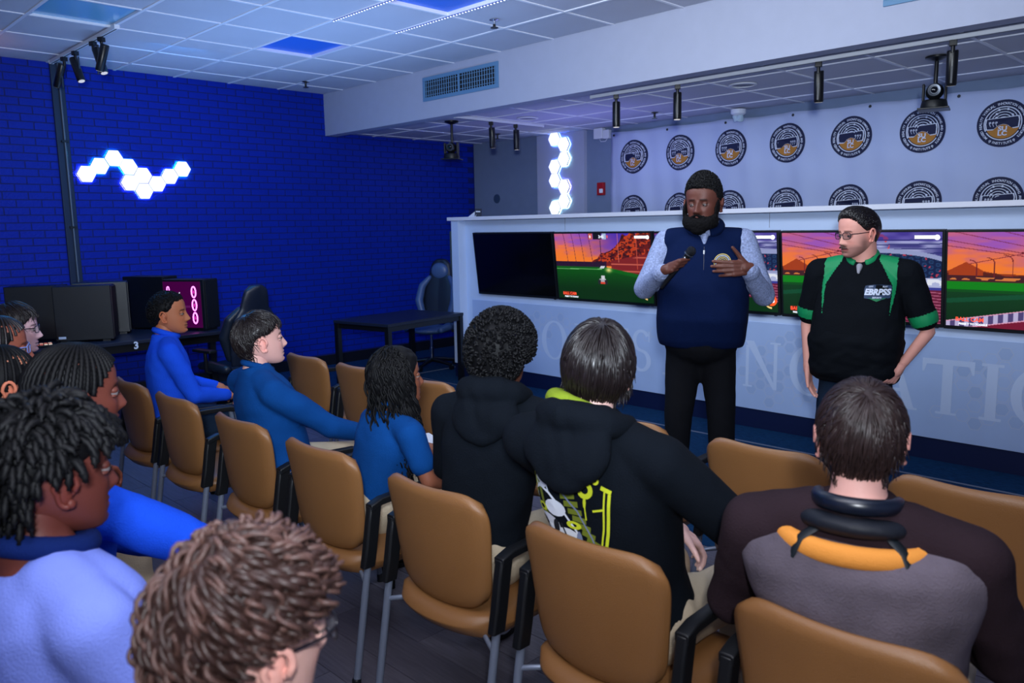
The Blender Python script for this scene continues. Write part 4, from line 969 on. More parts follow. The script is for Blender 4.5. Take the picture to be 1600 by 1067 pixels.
def strand(m, pts, r0, r1, n=5, flat=1.0):
    k = len(pts); m.tube(pts, [r0 * .6 + (r0 - r0 * .6) * min(1, 4 * i / (k - 1)) if i < k * .3 else r0 + (r1 - r0) * (i / (k - 1)) for i in range(k)], n, True, flat)
def hair_straight(hs, sc, n=420, thick=.012, r=.0032, hang=.03, seg=9, seed=0, start=.02, jit=.25, wave=.0, backfall=0.0, lift=0.0, down=1.0):
    R_ = random.Random(seed); m = MB()
    for q in range(n):
        a = R_.uniform(0, 2 * PI); L = sc.L(a); t0 = start + (1 - start) * (R_.random() ** 1.3) * .8; t1 = min(1.0, t0 + R_.uniform(.35, .75)); th = thick * R_.uniform(.85, 1.25); sw = R_.gauss(0, jit); pts = []; w0 = R_.uniform(0, 6)
        for j in range(seg):
            t_ = t0 + (t1 - t0) * j / (seg - 1); aa = a + sw * (t_ - t0) + wave * math.sin(t_ * 14 + w0)
            e = th * (.35 + .65 * math.sin(min(1, j / (seg - 1) * 2.2) * PI / 2)) + lift * (1 - t_)
            pts.append(dir_to_p(sc.d(aa, L * t_), e))
        if t1 > .97 and hang > 0 and (abs(pts[-1][0]) < .062 or pts[-1][1] < -.05 or hang > .035):
            for j in range(3): pts.append(pts[-1] + np.array((R_.gauss(0, .002), R_.gauss(0, .002), -hang * R_.uniform(.5, 1.1) / 3)))
        strand(m, [p for p in pts], r * R_.uniform(.7, 1.3), r * .25, 4)
    return m
def hair_slick(sc, n=700, thick=.014, r=.0026, seed=0, seg=16, pomp=.014, kind='slick'):
    R_ = random.Random(seed); m = MB()
    for q in range(n):
        sx = R_.uniform(-.97, .97); ph = R_.uniform(.35, 2.4); ln = R_.uniform(.5, 1.1); th = thick * R_.uniform(.75, 1.2); pts = []; rise = 0
        for j in range(seg):
            a = ph + ln * j / (seg - 1); k = math.sqrt(max(.02, 1 - sx * sx)); d = np.array((sx, k * math.cos(a), k * math.sin(a))); p = dir_to_p(d)
            if p[2] < hairline(math.atan2(d[0], d[1]), kind): continue
            rise += 1; g_ = math.exp(-((a - 1.05) / .42) ** 2) * k
            pts.append(dir_to_p(d, th * min(1, rise / 4) + pomp * g_ * min(1, rise / 3)))
        if len(pts) > 4: strand(m, pts, r * R_.uniform(.8, 1.3), r * .3, 4)
    return m
def hair_curls(sc, n=240, thick=.02, r=.004, amp=.010, turns=3, length=.5, seg=20, seed=0, hang=0.0, minaz=0.0, spread=0.0, start=0.0):
    R_ = random.Random(seed); m = MB()
    for q in range(n):
        a = R_.uniform(0, 2 * PI); L = sc.L(a)
        if minaz and abs(math.atan2(sc.d(a, L)[0], sc.d(a, L)[1])) < minaz: continue
        t0 = start + (1 - start) * R_.random() ** .8 * .88; t1 = min(1.0, t0 + length * R_.uniform(.6, 1.2)); pts = []; p0 = R_.uniform(0, 6); hg = hang * R_.uniform(.75, 1.1); th = thick * R_.uniform(.6, 1.2)
        d_end = None
        for j in range(seg):
            u = j / (seg - 1); tt_ = t0 + (t1 - t0) * min(1, u * (1 if hg == 0 else 1.9))
            base = dir_to_p(sc.d(a, L * tt_), th)
            if hg > 0 and u > .5: base = base + np.array((0, 0, -1.0)) * hg * (u - .5) * 2 + sc.d(a, L * tt_) * spread * (u - .5)
            d = sc.d(a, L * tt_); t1_ = unit(np.cross(d, (0, 0, 1.01))); t2_ = unit(np.cross(t1_, d) if hg == 0 or u < .5 else d * np.array((1, 1, 0)))
            ph = p0 + turns * 2 * PI * u
            pts.append(base + amp * (t1_ * math.cos(ph) + (d if hg == 0 else t2_) * math.sin(ph)) * min(1, .3 + u * 2))
        strand(m, pts, r, r * .5, 5)
    return m
def hair_tufts(sc, n=900, thick=.03, r=.006, ln=.016, seed=0, top=0.0):
    R_ = random.Random(seed); m = MB()
    for q in range(n):
        a = R_.uniform(0, 2 * PI); L = sc.L(a); ph = L * math.sqrt(R_.random()) * .99; d = sc.d(a, ph)
        e = thick * (1 - max(0, (ph / L - .85) / .15) * .6) + top * max(0, d[2]) ** 2
        b = dir_to_p(d, e - ln * .6); t_ = unit(np.cross(d, (R_.gauss(0, 1), R_.gauss(0, 1), R_.gauss(0, 1)))); t2 = np.cross(d, t_)
        pts = [b + d * ln * k / 4 * 1.2 + (t_ * math.cos(k * 1.7) + t2 * math.sin(k * 1.7)) * r * .8 for k in range(5)]
        m.tube(pts, [r * .9, r, r, r * .8, r * .3], 5)
    return m
def hair_twists(sc, n=230, r=.0065, ln=.085, thick=.012, seed=0, droop=1.0, seg=9, fwd=0.0, tw=True):
    R_ = random.Random(seed); m = MB()
    for q in range(n):
        a = R_.uniform(0, 2 * PI); L = sc.L(a); ph = L * math.sqrt(R_.random()) * .97; d = sc.d(a, ph); p = dir_to_p(d, -.002); v = unit(d + np.array((R_.gauss(0, .25), R_.gauss(0, .25), R_.gauss(0, .2)))); pts = [p]; l = ln * R_.uniform(.7, 1.15)
        for j in range(seg):
            v = unit(v + np.array((0, fwd, -.33 * droop)) + np.array((R_.gauss(0, .10), R_.gauss(0, .10), 0))); p = p + v * l / seg
            dd = (p - SCC) / (SCA + thick); nn = np.linalg.norm(dd)
            if nn < 1: p = SCC + dd / nn * (SCA + thick)
            pts.append(p)
        rr = [r * (1 + (.22 if j % 2 else -.12)) * (1 if j < seg - 1 else .5) for j in range(seg + 1)] if tw else [r] * (seg + 1)
        m.tube(pts, rr, 6)
    return m
def hair_braids(sc, n=30, r=.006, thick=.006, seed=0, hang=.0, seg=34):
    m = MB(); R_ = random.Random(seed)
    for q in range(n):
        a = 2 * PI * (q + .5) / n; L = sc.L(a); pts = []; rr = []
        for j in range(seg):
            t_ = .04 + .98 * j / (seg - 1); pts.append(dir_to_p(sc.d(a, L * t_), thick)); rr.append(r * (1.15 if j % 2 else .8) * min(1, .4 + t_ * 1.5))
        if hang and math.cos(a) is not None:
            dd = sc.d(a, L)
            if dd[1] < .2:
                for j in range(14): pts.append(pts[-1] + np.array((R_.gauss(0, .001), -.001, -hang / 14))); rr.append(r * (1.15 if j % 2 else .85))
        m.tube(pts, rr, 6)
    return m
M_hair = {}
def hairm(name, c, rough=.42, spec=.45):
    return mat('hair_' + name, rgb(*c), rough, spec=spec, var=.25, vscale=60)

def xf(mb, M, c, s=1.0):
    A = np.array(mb.v) * s; A = A @ M.T + np.array(c); mb.v = [tuple(p) for p in A]; return mb
def project(items, me, right, up, direc, center, off=.002):
    """lay flat print (x, y) onto a garment mesh along direc"""
    v = [Vector(p) for p in verts_of(me)]; bvh = BVHTree.FromPolygons(v, [tuple(p.vertices) for p in me.polygons])
    right, up, direc, center = unit(right), unit(up), unit(direc), np.array(center, float); outv = []
    for (x, y, l) in items:
        o = center + right * x + up * y - direc * .35; h = bvh.ray_cast(Vector(o), Vector(direc), 1.0)
        p = np.array(h[0]) if h[0] is not None else center + right * x + up * y
        outv.append(p - direc * (off + l))
    return outv
def torso_mb(m, hip, neck, R, Fd, ws, ds, bulk=1.0, extra=None, n=28, t_=None, sh=None):
    hip = np.array(hip, float); neck = np.array(neck, float); ax = unit(neck - hip)
    Fd = unit(Fd - ax * np.dot(Fd, ax)); R = unit(np.cross(Fd, ax)); t_ = t_ if t_ is not None else [-.12, 0, .2, .45, .68, .82, .91, .98, 1.06]
    rings = []; Ln = np.linalg.norm(neck - hip)
    for k, t in enumerate(t_):
        c = hip + (neck - hip) * t + Fd * (extra[k] if extra else 0); rg = []
        for i in range(n):
            a = 2 * PI * i / n; cc, ss = math.cos(a), math.sin(a); e = .78
            rg.append(c + R * ws[k] * bulk * np.sign(cc) * abs(cc) ** e + Fd * ds[k] * bulk * np.sign(ss) * abs(ss) ** e)
        rings.append(rg)
    m.loft(rings); return ax, Fd, R
WS = [.150, .158, .145, .158, .174, .170, .138, .090, .062]; DS = [.105, .120, .112, .118, .118, .104, .086, .072, .060]

def person(label, loc, hc, yaw, pitch=0, roll=0, hs=1.0, byaw=None, skin=(120, 78, 56), lip=None, brow=(20, 14, 12), bulk=1.0, sw=1.0, shirt=None, sleeve='long', pants=None, shoes=None, hip=None,
           elbows=None, hands=None, legs='sit', voxel=.011, headkw={}, beard=None, beard_amt=0, beard_kind=None, glasses=None, hair=None, hairmat=None, group=None, knees=None, fold=.006, seed=0, arm_r=1.0, hcurl=(.5, .6, .4), handN=None, iris=(40, 24, 16), gaze=(0, 0), lid=.35, handsp=None, torso=None, nrm=None, ear=True, eye=True, shirt_t=None, collar=None, neckr=.052, fhand=None, cvox=None):
    loc = np.array(loc, float); root = thing('person', label, 'person', tuple(loc), 0, group)
    byaw = yaw if byaw is None else byaw; Fd, R = yawv(byaw); M = Rm(yaw, pitch, roll); hc = np.array(hc, float) - loc
    lip = lip or tuple(int(c * .8) for c in skin)
    nb = hc + M @ np.array((0, -.028, -.075)) * hs + np.array((0, 0, -.060 * hs)) - Fd * .015
    hip = np.array(hip, float) - loc if hip is not None else np.array((0, 0, .56)) - Fd * .07
    k = hs * sw
    sh = [nb + R * s * .172 * k * (bulk * .5 + .5) + np.array((0, 0, -.064 * k)) for s in (-1, 1)]
    el = [np.array(e, float) - loc for e in elbows] if elbows else [sh[i] + R * s * .07 + Fd * .10 + np.array((0, 0, -.235 * hs)) for i, s in enumerate((-1, 1))]
    ha = [np.array(e, float) - loc for e in hands] if hands else [el[i] - R * s * .10 + Fd * .20 + np.array((0, 0, -.04)) for i, s in enumerate((-1, 1))]
    # body: one continuous surface from neck to feet, with the finely shaped head and hands grown onto it
    m = MB(); ax, F2, R2 = torso_mb(m, hip, nb, R, Fd, torso[0] if torso else WS, torso[1] if torso else DS, bulk * .80 * hs if not torso else .80, torso[2] if torso else None)
    m.chain([nb + np.array((0, 0, -.03)), hc + M @ np.array((0, -.030, -.045)) * hs], [neckr * hs * 1.12, neckr * hs])
    for i in range(2):
        s = (-1, 1)[i]; m.chain([nb + R * s * .04 * k + np.array((0, 0, -.05)), sh[i] + np.array((0, 0, -.012)), el[i], ha[i]], [.030, .036, .032 * arm_r, .023 * arm_r])
    hj = [hip + R * s * .085 for s in (-1, 1)]
    if legs == 'sit':
        kn = knees and [np.array(q, float) - loc for q in knees] or [hip + Fd * .43 + R * s * .13 + np.array((0, 0, -.04)) for s in (-1, 1)]
        an = [kn[i] + Fd * .02 + np.array((0, 0, -kn[i][2] + .085)) for i in range(2)]
    else:
        kn = [np.array((0, 0, .50)) + R * s * .125 + Fd * .02 for s in (-1, 1)]; an = [np.array((0, 0, .09)) + R * s * .135 - Fd * .01 for s in (-1, 1)]
    for i in range(2): m.chain([hj[i], kn[i], an[i]], [.068 * bulk, .045, .034]); m.chain([an[i], an[i] + Fd * .10 + np.array((0, 0, -.045))], [.034, .028])
    bm_ = baked(m, voxel, 6); parts = [(verts_of(bm_), [tuple(p.vertices) for p in bm_.polygons], np.tile(lc(skin), (len(bm_.vertices), 1)))]
    bpy.data.meshes.remove(bm_)
    V, F = head_grid(**headkw); Cc = face_colors(V, skin, lip, brow, beard, beard_amt, beard_kind)
    parts.append((V * hs @ M.T + hc, F, Cc))
    hw = headkw.get('full', 1.0)
    if ear:
        em = MB()
        for s in (-1, 1):
            c = np.array((s * .0735 * hw, -.010, -.012)); 
            pts = [c + np.array((s * (.004 + .012 * abs(math.sin(a * .5 + .4))), -.019 * math.cos(a) * (.95 if math.sin(a) > 0 else .65) - .003, .031 * math.sin(a) + .002)) for a in np.linspace(-1.9, 3.3, 16)]
            em.tube(pts, .0052, 8); em.ell(c + np.array((s * .004, -.003, .0)), (.006, .016, .026)); em.ell(c + np.array((s * .005, .006, -.026)), (.006, .008, .009)); em.ell(c + np.array((s * .006, .010, -.004)), (.005, .005, .008))
        xf(em, M, hc, hs); parts.append((np.array(em.v), em.f, np.tile(lc(skin) * np.array((1.1, .93, .9)), (len(em.v), 1))))
    if eye:
        lm = MB()
        for s in (-1, 1): lm.ell((s * .032, .0722, .0062 - .0058 * lid), (.0150, .0120, .0098), nu=18, nv=10); lm.ell((s * .032, .0700, -.0088), (.0145, .0108, .0055), nu=18, nv=8)
        xf(lm, M, hc, hs); parts.append((np.array(lm.v), lm.f, np.tile(lc(skin) * .82, (len(lm.v), 1))))
    hm = MB(); tips = []
    for i in range(2):
        s = (-1, 1)[i]
        if fhand and fhand[i]: hd = fhand[i]; tips.append(hand_mb(hm, ha[i], **hd))
        else:
            fw = unit(ha[i] - el[i]); fw = unit(fw + np.array((0, 0, -.25))); N = unit(np.array((0, 0, -1.0)) - fw * np.dot((0, 0, -1.0), fw)); S = unit(np.cross(fw, N)); S = S if np.dot(S, R) * -s > 0 else -S
            tips.append(hand_mb(hm, ha[i], fw, N, S, hcurl, sc=hs * .95))
    if hm.v:
        hb = baked(hm, .0042 if fhand else .006, 3); vv = verts_of(hb); cc = np.tile(lc(skin), (len(vv), 1))
        for tp in tips:
            for p in tp: dd = np.linalg.norm(vv - p, axis=1); cc = np.where((dd < .010)[:, None], np.clip(lc(skin) * 1.35 + .02, 0, 1), cc)
        parts.append((vv, [tuple(p.vertices) for p in hb.polygons], cc)); bpy.data.meshes.remove(hb)
    B = MB(); CC = []
    for v_, f_, c_ in parts: B.add(v_, f_); CC.append(c_)
    me = B.mesh('body', False); me.shade_smooth(); set_col(me, np.concatenate(CC)); body = link('body', me, M_skin, root)
    info = dict(root=root, nb=nb, hip=hip, Fd=Fd, R=R, hc=hc, M=M, hs=hs, sh=sh, el=el, ha=ha, kn=kn, an=an, loc=loc, ax=ax, body=body)
    if eye:
        gm = rot('z', math.radians(gaze[0])) @ rot('x', math.radians(gaze[1]))
        for s in (-1, 1):
            e = xf(MB().ell((s * .032, .0725, -.0025), .0118, nu=18, nv=12), M, hc, hs).build('eye', mat('eye_white', rgb(122, 114, 114), .25, spec=.4), root, 180)
            g = gm @ np.array((0, .0118, 0)); q = MB().ell(np.array((s * .032, .0725, -.0025)) + g * .82, (.0056, .0056, .0056)); xf(q, M, hc, hs).build('iris', mat('iris_%d' % iris[0], rgb(*iris), .08, spec=.8), e, 180)
    # garments
    if shirt:
        m = MB(); tt_ = shirt_t
        kk = bulk * hs if not torso else 1.0
        torso_mb(m, hip, nb, R, Fd, torso[0] if torso else WS, torso[1] if torso else DS, kk, torso[2] if torso else None, t_=tt_)
        for i in range(2):
            s = (-1, 1)[i]; a0 = nb + R * s * .07 * k + np.array((0, 0, -.035)); rs = [.054 * k, .060 * arm_r * k, .048 * arm_r * k, .036 * arm_r]
            if sleeve == 'long': m.chain([a0, sh[i], el[i], el[i] + (ha[i] - el[i]) * .93], rs)
            elif sleeve == 'short': m.chain([a0, sh[i], sh[i] + (el[i] - sh[i]) * (.78 if torso else .60)], [rs[0], rs[1], rs[2] * 1.10])
            elif sleeve == 'none': m.chain([a0, sh[i] - R * s * .02], rs[:2])
        sm_ = baked(m, cvox or (.010 if voxel <= .012 else .013), 5 if not cvox else 9); folds(sm_, fold, 9, seed); info['shirt'] = link(shirt[0], sm_, shirt[1], root)
    if pants:
        m = MB(); m.ell(hip + Fd * (.02 if torso else 0), np.array((.176 * bulk, (.158 if torso else .138) * bulk, .15)), np.stack([R, Fd, (0, 0, 1)], 1))
        for i in range(2): m.chain([hj[i], kn[i], an[i] + np.array((0, 0, -.01))], [.092 * bulk, .072 * (bulk * .5 + .5), .058 * (bulk * .5 + .5)])
        pm_ = baked(m, .013, 5); folds(pm_, fold * .8, 10, seed + 5); info['pants'] = link(pants[0], pm_, pants[1], root)
    if shoes:
        for i in range(2):
            m = MB(); a = an[i]; z0 = -loc[2]; m.chain([np.array((a[0], a[1], .05)) - Fd * .03, np.array((a[0], a[1], .042)) + Fd * .08, np.array((a[0], a[1], .036)) + Fd * .15], [.046, .042, .036]); m.cap(np.array((a[0], a[1], .08)) - Fd * .01, np.array((a[0], a[1], .06)), .042, .045)
            m.v = [(p[0], p[1], max(p[2], .006)) for p in m.v]; so = link('shoe', baked(m, .009, 3), shoes, root)
            rg = [np.array((a[0], a[1], 0)) + Fd * (.055 + .135 * math.sin(q)) + R * .045 * math.cos(q) for q in np.linspace(0, 2 * PI, 24, endpoint=False)]
            MB().loft([[p + np.array((0, 0, .003)) for p in rg], [p + np.array((0, 0, .024)) for p in rg]]).build('sole', mat('rubber_sole', rgb(200, 204, 212) if 'white' in shoes.name else rgb(16, 16, 18), .6), so, 40)
    if collar:
        cm, r_, th_, tz = collar; m = MB(); c = nb + np.array((0, 0, tz)) + M @ np.array((0, -.0, 0)); ring_ = [c + R * r_ * math.cos(a) + Fd * (r_ * 1.02 * math.sin(a) + .012) + np.array((0, 0, -.022 * math.sin(a))) for a in np.linspace(0, 2 * PI, 33)]
        m.tube(ring_, th_, 10, False); m.v = [tuple(np.array(p)) for p in m.v]; link('collar', baked(m, .007, 2), cm, root)
    if glasses:
        gmt, lens = glasses; m = MB(); y0 = .098
        gz = -.002
        g = thing_part('glasses', root)
        for s in (-1, 1):
            pts = []
            for a in np.linspace(0, 2 * PI, 21):
                cx_ = .0235 * np.sign(math.cos(a)) * abs(math.cos(a)) ** .6; cz_ = .0165 * np.sign(math.sin(a)) * abs(math.sin(a)) ** .6; pts.append((s * .033 + cx_, y0 - abs(s * .033 + cx_) ** 2 * 3.2, gz + cz_))
            m.tube(pts, .0019, 6, False); m.tube([(s * .056, y0 - .010, gz + .008), (s * .072 * hw, .06, gz + .008), (s * .078 * hw, .0, gz + .008), (s * .076 * hw, -.02, gz - .01)], .0022, 6)
            lm = MB(); lm.loft([[np.array(p) for p in pts[:-1]], [np.array(p) + np.array((0, .0008, 0)) for p in pts[:-1]]]); xf(lm, M, hc, hs).build('lens', lens, g)
        m.tube([(-.011, y0, gz + .006), (0, y0 + .003, gz + .008), (.011, y0, gz + .006)], .002, 6)
        xf(m, M, hc, hs).build('frame', gmt, g, 60)
    if hair:
        first = None
        for nm, mb, hm_ in hair:
            xf(mb, M, hc, hs); o = mb.build(nm, hm_, root if first is None else first, 180, fix=(nm == 'hair'))
            if first is None: first = o
            else: o['kind'] = 'stuff'
        info['hair'] = first
    return info
def thing_part(name, parent):
    o = bpy.data.objects.new(name, None); COL.objects.link(o); o.parent = parent; return o
def fleece(name, c, **k): return mat(name, rgb(*c), .9, bump=.5, bscale=220, sheen=.0, var=.06, vscale=10, spec=.12, **k)
F_bright = fleece('bright_blue_fleece', (24, 78, 216)); F_peri = fleece('periwinkle_sweatshirt', (128, 146, 235)); F_navy = fleece('navy_knit', (8, 66, 132)); F_black = fleece('black_hoodie_fleece', (10, 16, 24)); F_dark = fleece('black_shirt', (12, 14, 20))
F_khaki = fleece('khaki_trousers', (186, 170, 146)); F_blk = fleece('black_trousers', (14, 15, 20)); F_jean = fleece('dark_jeans', (26, 42, 62)); F_grey = fleece('grey_trousers', (70, 72, 84))
S_white = mat('white_sneaker', rgb(205, 212, 226), .6); S_black = mat('black_shoe', rgb(16, 16, 20), .4)
M_frame = mat('dark_glasses_frame', rgb(26, 24, 34), .25, spec=.6); M_lens = mat('clear_glass_lens', rgb(200, 205, 215), .03, alpha=.16, spec=.8); M_clear = mat('clear_blue_glasses_frame', rgb(130, 150, 220), .2, spec=.6, alpha=.8)
H_black = hairm('black', (8, 8, 11), .6, .2); H_brown = hairm('dark_brown', (26, 19, 20), .36, .5); H_mid = hairm('chestnut', (54, 36, 32), .45, .4); H_soft = hairm('soft_brown', (40, 28, 27), .4, .42)

# P12 boy in the grey vest
sc = Scalp((.12, -.55, .83), 'mid')
P12 = person('boy seen from behind with short dark brown hair and a grey vest with orange yoke', (-.62, YBR, 0), (-.655, 1.69, 1.185), 22, -4, 0, 1.02, 14, skin=(226, 170, 158), brow=(50, 36, 34), bulk=1.08, sw=1.18,
  shirt=('shirt', fleece('dark_brown_shirt', (44, 32, 38))), pants=('trousers', F_khaki), shoes=S_black, hip=(-.62, YBR - .07, .56),
  hair=[('hair', cap_mesh(sc, .008, bump=.003, bf=40), H_soft), ('hair_strand', hair_straight(1, sc, 1000, .012, .0026, .030, seed=3, jit=.5, start=.0), H_soft)], seed=12)
def vest_(P):
    m = MB(); torso_mb(m, P['hip'], P['nb'], P['R'], P['Fd'], [.17, .175, .168, .190, .225, .240, .225, .13, .07], [.125, .14, .135, .145, .148, .140, .118, .085, .06], P['hs'] * 1.06, t_=[-.12, 0, .2, .45, .66, .80, .875, .92, .93])
    me = baked(m, .011, 5); folds(me, .009, 7, 40); v = link('vest', me, mat('worn_grey_vest', rgb(96, 88, 98), .9, bump=.6, bscale=200, var=.28, vscale=7, spec=.1), P['root'])
    n = P['nb']; Fd, R = P['Fd'], P['R']
    m = MB(); pts = [n + R * .150 * math.cos(a) + Fd * (.104 * math.sin(a) - .005) + np.array((0, 0, -.066 + .004 * math.sin(a))) for a in np.linspace(0, 2 * PI, 41)]
    m.tube(pts, [.021] * 41, 10, False, 1.3); me = baked(m, .009, 4); link('orange_yoke', me, mat('orange_fabric', rgb(236, 152, 62), .8, bump=.3, bscale=300), P['root'])
    m = MB(); pts = [n + R * .088 * math.cos(a) + Fd * (.076 * math.sin(a)) + np.array((0, 0, -.030 - .012 * math.sin(a))) for a in np.linspace(0, 2 * PI, 33)]
    m.tube(pts, .037, 10, False, .62); link('collar', baked(m, .009, 4), mat('black_collar_fabric', rgb(12, 18, 30), .6), P['root'])
    for a in (4.05, 5.45):
        c, s = math.cos(a), math.sin(a); p0 = n + R * .105 * c + Fd * .09 * s + np.array((0, 0, -.03)); p1 = n + R * .180 * c + Fd * .130 * s + np.array((0, 0, -.092)); pm_ = (p0 + p1) / 2 + (R * c + Fd * s) * .012 + np.array((0, 0, .010))
        MB().tube([p0, pm_, p1], .014, 8, True, .35).build('strap', mat('black_strap', rgb(14, 22, 28), .5), P['root'], 60)
    t = thing('headphones', 'black headphones resting around the neck of the boy in the grey vest', 'headphones', tuple(P['loc'] + n))
    MB().tube([R * .078 * math.cos(a) + Fd * (.082 * math.sin(a)) + np.array((0, 0, .016 - .012 * math.sin(a))) for a in np.linspace(PI * .98, PI * 2.02, 20)], [.015] * 20, 10, True, 1.2).build('headband', mat('gloss_black', rgb(14, 22, 38), .32, spec=.7), t, 60)
    for s in (-1, 1): MB().ell(R * s * .082 + Fd * .055 + np.array((0, 0, -.035)), (.022, .035, .04)).build('ear_cup', M_black, t, 180)
vest_(P12)

# P11 boy in black and lime hoodie
def hood(P, lining=None, big=1.0, mt=None):
    n = P['nb']; Fd, R = P['Fd'], P['R']; m = MB()
    pts = [n + R * .100 * big * math.cos(a) + Fd * (.085 * big * math.sin(a) - .012) + np.array((0, 0, .012 - .028 * math.sin(a))) for a in np.linspace(0, 2 * PI, 33)]
    m.tube(pts, [.030 + .018 * max(0, -math.sin(a)) for a in np.linspace(0, 2 * PI, 33)], 12, False)
    Mx = np.stack([R, Fd, (0, 0, 1)], 1) @ rot('x', -.35)
    m.ell(n - Fd * .105 * big + np.array((0, 0, -.045)), (.125 * big, .046, .085 * big), Mx, 20, 14)
    m.ell(n - Fd * .118 * big + np.array((0, 0, -.085 * big)), (.078 * big, .036, .060 * big), Mx, 20, 14)
    me = baked(m, .009, 5); folds(me, .010, 11, 3); link('hood', me, mt or F_black, P['root'])
    if lining:
        m = MB(); pts = [n + R * (.078 * big * math.cos(a) - .012) + Fd * (.066 * big * math.sin(a) - .006) + np.array((0, 0, .034 - .026 * math.sin(a) - .02 * math.cos(a))) for a in np.linspace(0, 2 * PI, 33)]
        m.tube(pts, .030, 10, False); m.cap(n - R * .06 + np.array((0, 0, .0)), n - R * .03 - Fd * .04, .04, .04); me = baked(m, .009, 3); folds(me, .005, 14, 8); link('hood_lining', me, lining, P['root'])
sc = Scalp((.10, -.30, .95), 'bowl')
P11 = person('boy in a black and lime hoodie with glossy dark straight hair seen from behind', (-1.275, YBR, 0), (-1.365, 1.675, 1.255), 28, -6, 4, 1.05, 6, skin=(236, 190, 180), brow=(40, 30, 30), bulk=1.10, sw=1.16,
  shirt=('hoodie', F_black), pants=('trousers', F_khaki), shoes=S_black, hip=(-1.275, YBR - .07, .56), elbows=[(-1.58, 1.92, .78), (-.96, 1.84, .80)], hands=[(-1.40, 2.12, .66), (-1.02, 2.10, .66)],
  hair=[('hair', cap_mesh(sc, .010, bump=.003, bf=36), H_brown), ('hair_strand', hair_straight(1, sc, 1100, .016, .0028, .040, seed=5, jit=.25, start=.0), H_brown)], seed=11, arm_r=1.05)
hood(P11, fleece('lime_fleece', (128, 148, 40)), 1.12)
def print11(P):
    n = P['nb']; Fd, R = P['Fd'], P['R']; me = P['shirt'].data; c = n - Fd * .1 - R * .034 + np.array((0, 0, -.205)); root = P['shirt']
    cols_ = {'y': ((206, 214, 40), .004), 'w': ((222, 226, 236), .0015), 'o': ((112, 122, 30), .0005), 's': ((120, 130, 160), .002), 'k': ((16, 20, 30), .0028)}
    sh_ = {q: MB() for q in cols_}
    def strip(q, pts, w_):
        pts = [np.array(p, float) for p in pts]; out = []
        for i in range(len(pts) - 1):
            a, b = pts[i], pts[i + 1]; d = b - a; d /= np.linalg.norm(d) + 1e-9; nn = np.array((-d[1], d[0])) * w_ / 2; k = max(1, int(np.linalg.norm(b - a) / .015))
            for j in range(k):
                p, r = a + (b - a) * j / k, a + (b - a) * (j + 1) / k; sh_[q].add([(*(p - nn), 0), (*(r - nn), 0), (*(r + nn), 0), (*(p + nn), 0)], [(0, 1, 2, 3)])
    def blob(q, cx, cy, rx, ry, n=14, r0=0):
        for i in range(n):
            a, b = 2 * PI * i / n, 2 * PI * (i + 1) / n; sh_[q].add([(cx + r0 * rx * math.cos(a), cy + r0 * ry * math.sin(a), 0), (cx + rx * math.cos(a), cy + ry * math.sin(a), 0), (cx + rx * math.cos(b), cy + ry * math.sin(b), 0), (cx + r0 * rx * math.cos(b), cy + r0 * ry * math.sin(b), 0)], [(0, 1, 2, 3)])
    # frame of the print: yellow brackets, olive corner wedges, drips, pale swirling abstract shape in the middle
    strip('y', [(-.118, .06), (-.124, -.02), (-.112, -.12)], .012); strip('y', [(-.104, .05), (-.106, -.03)], .005)
    strip('y', [(.160, .055), (.150, -.06), (.128, -.19)], .009); strip('y', [(.146, .06), (.138, -.05), (.116, -.18)], .005); strip('y', [(.135, .07), (.165, .06)], .012); strip('y', [(.11, .0), (.145, .01)], .006)
    for q in range(5): strip('o', [(-.125 + q * .012, .09 - q * .02), (-.10 + q * .012, .08 - q * .035)], .012)
    for q in range(7): strip('o', [(.0 + q * .014, .02 - q * .018), (.05 + q * .012, .03 - q * .022)], .016)
    blob('y', .085, .055, .026, .026, 16, .45); blob('y', .085, .020, .005, .018, 8); blob('y', .118, .085, .011, .011, 12, .4); strip('y', [(.085, .03), (.088, -.03)], .004)
    strip('w', [(-.125, -.05), (-.115, .01), (-.085, .03), (-.045, .02), (0, -.01), (.05, -.07), (.09, -.15)], .007); strip('s', [(-.06, .05), (0, .035), (.06, -.01), (.10, -.08), (.125, -.15)], .005); strip('w', [(-.118, .02), (-.10, .055), (-.06, .052), (-.045, .02)], .006); blob('w', -.083, .038, .03, .014, 12)
    blob('w', -.02, -.02, .04, .024); blob('y', -.075, -.03, .022, .014, 12, .5); blob('w', -.055, -.075, .05, .030); blob('w', .02, -.10, .045, .03); blob('s', -.01, -.13, .05, .02); blob('y', .045, -.055, .025, .012, 12, .4); blob('s', .06, -.12, .012, .05); blob('w', .03, -.16, .05, .016); blob('k', -.02, -.075, .012, .022); strip('k', [(.0, -.06), (.03, -.13)], .006); strip('k', [(-.08, -.06), (-.03, -.12)], .005); blob('w', .155, -.185, .014, .02); blob('y', .15, -.19, .006, .01)
    first = None
    for q, (col, l) in cols_.items():
        mb = sh_[q]
        if not mb.v: continue
        vv = project([(p[0] * .98, p[1] * .98, l * .4) for p in mb.v], me, R, (0, 0, 1), Fd, c, .003); mb.v = [tuple(p) for p in vv]
        mb.build('printed_graphic', mat('hoodie_print_' + {'y': 'yellow', 'w': 'white', 'o': 'olive', 's': 'steel', 'k': 'black'}[q], rgb(*col), .8), root, fix=False, kind='stuff')
print11(P11)
t = thing('white_cable', 'thin white earphone cable hanging on a chair armrest near the lime hoodie', 'cable', (-1.63, 2.72, .66))
MB().tube([(0, 0, .02), (.01, -.02, .022), (.02, .0, .024), (.03, -.01, .0), (.035, -.015, -.05), (.02, -.02, -.09)], .0025, 6).build('cord', M_white, t, 60)

